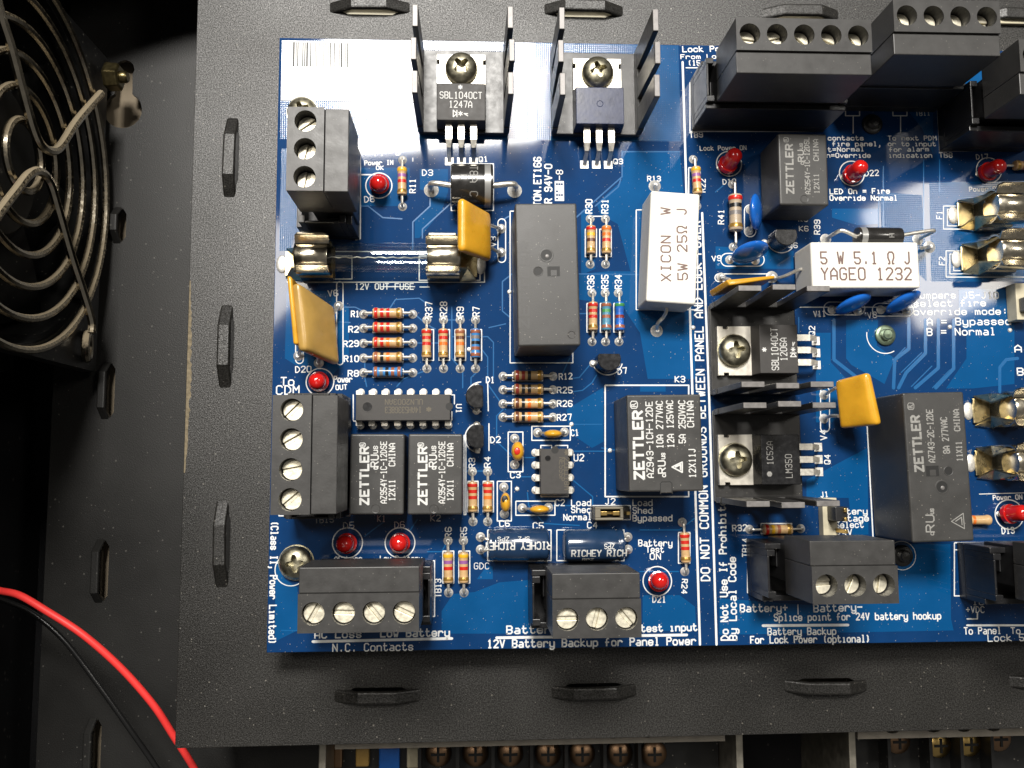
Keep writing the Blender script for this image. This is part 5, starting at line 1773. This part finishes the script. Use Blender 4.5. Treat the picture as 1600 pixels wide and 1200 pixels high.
# ---------------------------------------------------------------- white ceramic resistors
def cement(pxs, H, z0, label, words, leads):
    q = [P(x, y, H) for x, y in pxs]
    c = sum(q, Vector()) / 4
    ux = ((q[1] - q[0]) + (q[2] - q[3])) / 2
    uy = ((q[0] - q[3]) + (q[1] - q[2])) / 2
    rz = math.atan2(ux.y, ux.x)
    w2, d2 = ux.length / 2, uy.length / 2
    t = thing('ceramic_resistor', label, 'resistor', (c.x, c.y, 0), rz, 'white ceramic power resistors')
    obj('ceramic_body', MB().box(-w2, w2, -d2, d2, z0, H), m_cement, t, bevel=0.45, seg=3)
    mb = MB()
    for s_, a, b, h, wd in words:
        text_px(mb, s_, a, b, h, wd / 7.55, H + 0.012, (tuple(c)[:2], rz))
    obj('printed_marking', mb, m_ink_dark, t, kind='stuff')
    for path, padq in leads:
        pts = [Matrix.Rotation(-rz, 3, 'Z') @ (P(*p) - Vector((c.x, c.y, 0))) for p in path]
        obj('lead', MB().tube(smoothpath(pts, 5), 0.38, 8), m_tin, t, smooth=True)
        g_ = Matrix.Rotation(-rz, 3, 'Z') @ (P(*padq, 0) - Vector((c.x, c.y, 0)))
        pad(t, g_.x, g_.y, 1.3, 0.9)
    return t


cement([(1013, 298), (1089, 302), (1092, 477), (1014, 470)], 9.8, 0.6, 'upright white ceramic power resistor with brown print, right of the small vertical resistors',
       [('XICON  W', (1048, 439), (1047, 325), 15, 2.3), ('5W 25~ J', (1074, 437), (1072, 325), 15, 2.3)],
       [([(1041, 478, 4.5), (1041, 487, 4.2), (1036, 496, 3.0), (1028, 505, 2.6), (1026, 517, 0.2)], (1026, 517)), ([(1026, 305, 4), (1024, 292, 2), (1023, 290, 0.2)], (1023, 291))])
cement([(1268, 378), (1436, 378), (1437, 450), (1268, 450)], 9.8, 0.8, 'lying white ceramic power resistor with large brown print, upper right',
       [('5 W 5.1 ~ J', (1283, 412), (1423, 412), 19, 2.6), ('YAGEO 1232', (1284, 437), (1424, 437), 19, 2.6)],
       [([(1262, 422, 5), (1250, 421, 4.5), (1238, 426, 3.5), (1222, 433, 2.2), (1209, 435, 0.2)], (1206, 433)), ([(1440, 388, 4), (1450, 386, 2), (1452, 386, 0.2)], (1452, 386))])


# ---------------------------------------------------------------- diodes
def diode(px0, px1, py, r, z, leads, band, label, marks=None, name='diode'):
    a, b = P(px0, py, z), P(px1, py, z)
    L = b.x - a.x
    t = thing(name, label, 'diode', ((a.x + b.x) / 2, a.y, 0), 0, 'black axial diodes')
    T = Matrix.Translation((0, 0, z)) @ Tx
    obj('body', MB().lathe([(r * 0.96, -L / 2), (r, -L / 2 + 0.2), (r, L / 2 - 0.2), (r * 0.96, L / 2)], 36, T), m_diode, t, smooth=True)
    bx = band * (L / 2 - 1.1)
    obj('cathode_band', MB().lathe([(r + 0.01, bx - 0.6), (r + 0.015, bx), (r + 0.01, bx + 0.6)], 36, T, cap=False), m_silver, t, smooth=True)
    for q in leads:
        g_ = P(*q, 0) - Vector(((a.x + b.x) / 2, a.y, 0))
        s_ = 1 if g_.x > 0 else -1
        wr = 0.62 if r > 3 else 0.4
        zl = min(z, 4.0)
        obj('lead', MB().tube(smoothpath([(s_ * (L / 2 - 0.2), 0, z), (s_ * (L / 2 + 0.7), g_.y * 0.3, z), (g_.x - s_ * 0.9, g_.y, z - 0.2), (g_.x, g_.y, z - 1.2), (g_.x, g_.y, 0.1)], 5), wr, 10), m_tin, t, smooth=True)
        pad(t, g_.x, g_.y, 1.55 if r > 3 else 1.2, 1.0)
    if marks:
        mb = MB()
        for s_, u0, ang, adv, h, wd in marks:
            fn = lambda u, v, k, u0=u0, ang=ang: (u0 + v, (r + 0.035 + k * 0.0012) * math.sin(R(ang) - u / r), z + (r + 0.035 + k * 0.0012) * math.cos(R(ang) - u / r))
            text(mb, s_, adv, h, wd, fn, 0.68, 0.25)
        obj('printed_marking', mb, m_ink_grey, t, kind='stuff')
    return t


diode(705, 770, 290, 4.4, 4.6, [(674, 297), (804, 298)], 1, 'fat black diode with a silver band and bright leads beside the printed mark D3', [('T8A C', -0.4, 40, 1.4, 1.5, 0.17), ('C', -2.4, 10, 1.3, 1.5, 0.17)])
diode(1338, 1406, 370, 1.95, 7.0, [(1290, 374), (1434, 374)], -1, 'thin black diode with a silver band behind the lying white resistor', [('H', 1.4, 5, 1.0, 1.0, 0.15)])


# ---------------------------------------------------------------- fuses
def fuse(cx, cy, L, label, fr_=3.1, zc=6.2, capl=6.6):
    t = thing('glass_fuse', label, 'fuse', (cx, cy, 0), 0, 'glass tube fuses')
    T = Matrix.Translation((0, 0, zc)) @ Tx
    obj('glass_tube', MB().lathe([(fr_ * 0.93, -L / 2 + 1), (fr_ * 0.93, L / 2 - 1), (fr_ * 0.72, L / 2 - 1), (fr_ * 0.72, -L / 2 + 1), (fr_ * 0.93, -L / 2 + 1)], 36, T, cap=False), m_glass, t, smooth=True)
    for s_ in (-1, 1):
        x0, x1 = s_ * (L / 2 - capl), s_ * L / 2
        pr = [(fr_, min(x0, x1)), (fr_, max(x0, x1))]
        e = s_ * L / 2
        pr = [(fr_ * 0.98, x0), (fr_, x0 + s_ * 0.1), (fr_, x1 - s_ * 0.5), (fr_ * 0.93, x1 - s_ * 0.08), (fr_ * 0.7, x1), (0.05, x1)]
        if s_ < 0:
            pr = pr
        obj('end_cap', MB().lathe(pr, 36, T, cap=False), m_nickel, t, smooth=True)
    obj('fuse_wire', MB().tube([(-L / 2 + 2 + i * (L - 4) / 40, 0.12 * math.sin(i * 1.9), zc + 0.12 * math.cos(i * 1.9)) for i in range(41)], 0.13, 6), m_tin, t)
    return t


def clip(x, y, label, side=-1, wdt=6.6, fr_=3.15, zc=6.2):
    t = thing('fuse_clip', label, 'fuse clip', (x, y, 0), 0, 'springy metal fuse clips')
    prof = []
    r = fr_ + 0.12
    prof.append((r * 0.72 + 1.3, zc + r * 0.75 + 1.7))
    prof.append((r * 0.72 + 1.1, zc + r * 0.75 + 0.9))
    for i in range(11):
        a = R(48) - R(96) * i / 10
        prof.append((r * math.cos(a) + 0.0, zc + r * math.sin(a)))
    prof.append((r * 0.95, zc - r * 0.75 - 0.8))
    prof.append((r * 1.02, 0.75))
    prof.append((r * 0.85, 0.35))
    prof.append((0, 0.35))
    for s_ in (1, -1):
        mb = MB()
        n = len(prof)
        th_ = 0.35
        # cut a flare at the two ends of the cheek: narrower near the top
        def xw(i):
            return wdt / 2 - (0.7 if i == 0 else 0.0)
        vs = []
        for i, (u, v) in enumerate(prof):
            a = Vector(prof[max(i - 1, 0)])
            b = Vector(prof[min(i + 1, n - 1)])
            d = (b - a).normalized()
            nrm = Vector((-d.y, d.x))
            for xx in (-xw(i), xw(i)):
                vs.append((xx, s_ * (u), v))
            for xx in (-xw(i), xw(i)):
                vs.append((xx, s_ * (u + nrm.x * th_), v + nrm.y * th_))
        fs = []
        for i in range(n - 1):
            o0, o1 = 4 * i, 4 * i + 4
            fs += [(o0, o0 + 1, o1 + 1, o1), (o0 + 2, o1 + 2, o1 + 3, o0 + 3), (o0, o1, o1 + 2, o0 + 2), (o0 + 1, o0 + 3, o1 + 3, o1 + 1)]
        fs += [(0, 2, 3, 1), (4 * n - 4, 4 * n - 3, 4 * n - 1, 4 * n - 2)]
        mb.add(vs, fs)
        obj('clip_cheek', mb, m_nickel, t, smooth=True)
        # gusset wing at the outer end, folding in behind the cap
        g_ = MB()
        xe = side * wdt / 2
        g_.hexa([(xe, s_ * 3.3, 0.6), (xe + side * 3.4, s_ * 2.9, 0.6), (xe + side * 3.4, s_ * 3.2, 0.6), (xe, s_ * 3.6, 0.6)],
                [(xe, s_ * 2.3, zc + 2.2), (xe + side * 1.6, s_ * 1.2, 3.6), (xe + side * 1.6, s_ * 1.5, 3.6), (xe, s_ * 2.7, zc + 2.4)])
        obj('end_stop', g_, m_brass, t, bevel=0.08)
    x0, x1 = sorted((side * wdt / 2, side * (wdt / 2 + 3.6)))
    obj('clip_foot', MB().box(x0, x1, -2.6, 2.6, 0.35, 0.75), m_brass, t, bevel=0.1)
    fx = side * (wdt / 2 + 4.3)
    obj('solder_joint', MB().ball((fx, 0, 0.1), 1.2, 1.9, 0.45, 18, 10), m_solder, t, smooth=True)
    return t


zc = 6.2
pa, pb_ = P(462, 404, zc), P(720, 401, zc)
cxf, cyf = (pa.x + pb_.x) / 2, (pa.y + pb_.y) / 2
Lf = pb_.x - pa.x
fuse(cxf, cyf, Lf, 'long clear glass tube fuse with metal ends, above the words 12V OUT FUSE')
clip(cxf - Lf / 2 + 3.6, cyf, 'metal clip holding the left end of the long glass fuse', -1)
clip(cxf + Lf / 2 - 3.6, cyf, 'metal clip holding the right end of the long glass fuse, beside the yellow square', 1)
for (px, py, wy, lb) in ((1546, 323, 0, 'topmost at the right edge, below a dim lamp'), (1552, 394, 0, 'second from the top at the right edge'),
                         (1572, 639, 0, 'third from the top at the right edge'), (1576, 723, 0, 'lowest of four at the right edge')):
    p = P(px, py, zc)
    clip(p.x + 3.3, p.y, 'bright metal fuse clip, ' + lb, -1)
    fuse(p.x + 3.3 + 12.0, p.y, 30.0, 'metal-capped fuse end held in its clip, ' + lb)


# ---------------------------------------------------------------- yellow square resettable fuses
def slab(name, label, corners, th_, m, legs, group, cat='resettable fuse', edge_m=None, bev=0.75):
    """corners: four (px, py, z) of the near face, in order; thickness goes away from the camera"""
    q = [P(*c) for c in corners]
    c0 = sum(q, Vector()) / 4
    n = (q[1] - q[0]).cross(q[3] - q[0]).normalized()
    if n.dot(CAM - c0) > 0:
        n = -n
    base = Vector((c0.x, c0.y, 0))
    t = thing(name, label, cat, tuple(base), 0, group)
    mb = MB()
    if bev > 0.6:
        N_ = 8
        top, bot = [], []
        for j in range(N_ + 1):
            for i in range(N_ + 1):
                u, v = i / N_, j / N_
                p = q[0] * (1 - u) * (1 - v) + q[1] * u * (1 - v) + q[2] * u * v + q[3] * (1 - u) * v
                e = min(u, 1 - u, v, 1 - v) * 2
                k = 0.40 * (1 - (1 - e) ** 3) + 0.10 * math.sin(u * 5 + v * 3 + len(label))
                inner = 0 < i < N_ and 0 < j < N_
                top.append(tuple(p - n * (k if inner else 0) - base))
                bot.append(tuple(p + n * (th_ + (k if inner else 0)) - base))
        nv = (N_ + 1) ** 2
        fs = []
        for j in range(N_):
            for i in range(N_):
                a_ = j * (N_ + 1) + i
                fs.append((a_, a_ + 1, a_ + N_ + 2, a_ + N_ + 1))
                fs.append((nv + a_, nv + a_ + N_ + 1, nv + a_ + N_ + 2, nv + a_ + 1))
        rim = [i for i in range(N_ + 1)] + [j * (N_ + 1) + N_ for j in range(1, N_ + 1)] + [N_ * (N_ + 1) + i for i in range(N_ - 1, -1, -1)] + [j * (N_ + 1) for j in range(N_ - 1, 0, -1)]
        for a_, b_ in zip(rim, rim[1:] + rim[:1]):
            fs.append((a_, a_ + nv, b_ + nv, b_))
        mb.add(top + bot, fs)
    else:
        mb.hexa([tuple(p - base) for p in q], [tuple(p + n * th_ - base) for p in q])
    me = mesh_of(mb, 'dipped_body', m)
    bm_ = me
    o = bpy.data.objects.new('dipped_body', me)
    C.objects.link(o)
    o.parent = t
    b = o.modifiers.new('edge', 'BEVEL')
    b.width = bev
    b.segments = 4
    b.limit_method = 'ANGLE' if bev > 0.6 else 'NONE'
    b.angle_limit = R(50)
    import bmesh
    bm = bmesh.new()
    bm.from_mesh(me)
    bmesh.ops.recalc_face_normals(bm, faces=bm.faces)
    bm.to_mesh(me)
    bm.free()
    me.polygons.foreach_set('use_smooth', [True] * len(me.polygons))
    for path in legs:
        pts = [P(*p) - base for p in path]
        obj('lead', MB().tube(smoothpath(pts, 5), 0.36, 8), m_tin, t, smooth=True)
        pad(t, pts[-1].x, pts[-1].y, 1.0, 0.8)
    return t


GY = 'yellow square resettable fuses'
s_ = slab('resettable_fuse', 'yellow square resettable fuse leaning left over the fat diode, beside the tall plain relay', [(724, 308, 13.5), (768, 333, 5.5), (769, 408, 5.5), (724, 391, 13.5)], 1.7, m_yellow,
     [[(766, 352, 5), (775, 355, 3.2), (783, 357, 0.2)], [(764, 385, 5), (775, 392, 3), (783, 394, 0.2)]], GY)
slab('resettable_fuse', 'broad yellow-tan square resettable fuse leaning over at the left, right of its thin neighbour', [(466, 440, 13.0), (524, 479, 4.0), (532, 569, 4.0), (477, 546, 13.0)], 1.9, m_tan,
     [[(521, 490, 4), (526, 482, 2.5), (529, 478, 0.2)], [(495, 550, 5), (497, 560, 3), (498, 567, 0.2)]], GY)
slab('resettable_fuse', 'yellow resettable fuse seen edge-on at the left board edge', [(448, 430, 12.5), (456, 432, 12.5), (466, 538, 12.5), (458, 538, 12.5)], 8.5, m_yellow,
     [[(466, 530, 5), (468, 548, 2), (466, 556, 0.2)]], GY, bev=0.45)
slab('resettable_fuse', 'yellow resettable fuse seen edge-on above the shaded transistor heat sink', [(1135, 437, 11.5), (1211, 430, 9.0), (1211, 435, 9.0), (1140, 446, 11.5)], 7.5, m_yellow,
     [[(1140, 437, 7), (1131, 434, 4), (1127, 433, 0.2)], [(1200, 434, 5), (1205, 434, 3), (1208, 434, 0.2)]], GY, bev=0.3)
slab('resettable_fuse', 'amber square resettable fuse left of the large lower right relay', [(1303, 595, 6.0), (1353, 582, 12.5), (1371, 664, 12.5), (1311, 670, 6.0)], 1.8, m_yellow,
     [[(1306, 606, 6), (1296, 612, 4), (1288, 617, 0.2)], [(1310, 650, 6), (1298, 650, 4), (1288, 654, 0.2)]], GY)


# ---------------------------------------------------------------- blue disc varistors
def disc(px, py, z, rad, axis, normal, pads, label):
    p = P(px, py, z)
    t = thing('disc_varistor', label, 'varistor', (p.x, p.y, 0), 0, 'blue disc varistors')
    nrm = Vector(normal).normalized()
    T = Matrix.Translation((0, 0, z)) @ nrm.to_track_quat('Z', 'Y').to_matrix().to_4x4()
    obj('dipped_disc', MB().ball((0, 0, 0), rad, rad, 1.15, 32, 14, T), m_bluedisc, t, smooth=True)
    for q in pads:
        g_ = P(*q, 0) - Vector((p.x, p.y, 0))
        obj('lead', MB().tube(smoothpath([(g_.x, g_.y, 0.1), (g_.x * 0.95, g_.y * 0.95, 1.2), (g_.x * 0.5, g_.y * 0.5, z * 0.55)], 5), 0.3, 8), m_tin, t, smooth=True)
        pad(t, g_.x, g_.y, 0.95, 0.8)
    return t


disc(1181, 331, 5.5, 3.7, None, (0.86, -0.05, 0.50), [(1170, 361), (1172, 328)], 'blue disc varistor standing upright beside the grey-beige resistor at R41')
disc(1172, 394, 5.0, 3.8, None, (0.16, -0.93, 0.33), [(1140, 406), (1180, 407)], 'blue disc varistor leaning beside the printed mark V9')
disc(1333, 475, 4.5, 3.8, None, (0.30, -0.92, 0.24), [(1300, 484), (1340, 486)], 'blue disc varistor tucked under the lying white resistor, marked V11')
disc(1411, 472, 4.5, 3.8, None, (0.36, -0.88, 0.30), [(1376, 484), (1416, 486)], 'blue disc varistor under the right end of the lying white resistor, marked V8')

# ---------------------------------------------------------------- jumpers
p = P(955, 801, 3)
t = thing('jumper_block', 'small horizontal jumper with gold pins between the words Load Shed Normal and Bypassed', 'jumper', (p.x, p.y, 0))
obj('pin_base', MB().box(-3.8, 3.8, -1.25, 1.25, 0.05, 2.4), m_plastic_dark, t, bevel=0.15)
sh = MB().box(-3.7, 1.9, 0.85, 1.3, 2.4, 6.2).box(-3.7, 1.9, -1.3, -0.85, 2.4, 6.2).box(-3.7, -2.6, -0.85, 0.85, 2.4, 6.2).box(1.3, 1.9, -0.85, 0.85, 2.4, 6.2)
obj('jumper_cap', sh, mat('taupe_plastic', (0.17, 0.15, 0.11), 0.5), t, bevel=0.12)
for x in (-1.9, 0.6):
    obj('gold_contact', MB().box(x - 0.7, x + 0.7, -0.4, 0.4, 2.4, 5.6), m_gold, t, bevel=0.1)
obj('gold_bridge', MB().box(-1.3, 0.0, -0.2, 0.3, 2.4, 4.6), m_gold, t)
obj('bare_pin', MB().box(2.6, 3.3, -0.3, 0.3, 2.4, 6.0), m_gold, t)
p = P(1296, 808, 2)
t = thing('jumper_block', 'upright jumper with a cream base and black cap below the lower right heat sink', 'jumper', (p.x, p.y, 0))
obj('pin_base', MB().box(-1.5, 1.5, -3.9, 3.9, 0.05, 2.4), m_cream, t, bevel=0.15)
obj('jumper_cap', MB().box(-0.6, 1.9, -0.6, 2.3, 2.4, 6.4), m_plastic_dark, t, bevel=0.2)
for y in (1.6, -0.2, -2.6):
    obj('gold_contact', MB().box(1.0, 1.6, y - 0.4, y + 0.4, 2.4, 7.0), m_gold, t, bevel=0.1)
p = P(1598, 470, 4)
t = thing('jumper_block', 'cream pin header at the right edge beside the letters A and B', 'jumper', (p.x, p.y, 0))
obj('pin_base', MB().box(-1.0, 2.0, -3.9, 3.9, 0.05, 3.4), m_cream, t, bevel=0.15)
obj('jumper_cap', MB().box(-0.5, 1.9, -2.3, 0.6, 3.4, 5.4), m_strip, t, bevel=0.2)

# ---------------------------------------------------------------- turn the screw cuts into plain meshes
bpy.context.view_layer.update()
dg = bpy.context.evaluated_depsgraph_get()
for hd, cob in CUTS:
    me = bpy.data.meshes.new_from_object(hd.evaluated_get(dg))
    hd.modifiers.clear()
    hd.data = me
    try:
        me.set_sharp_from_angle(angle=R(35))
    except Exception:
        pass
for hd, cob in CUTS:
    bpy.data.objects.remove(cob)
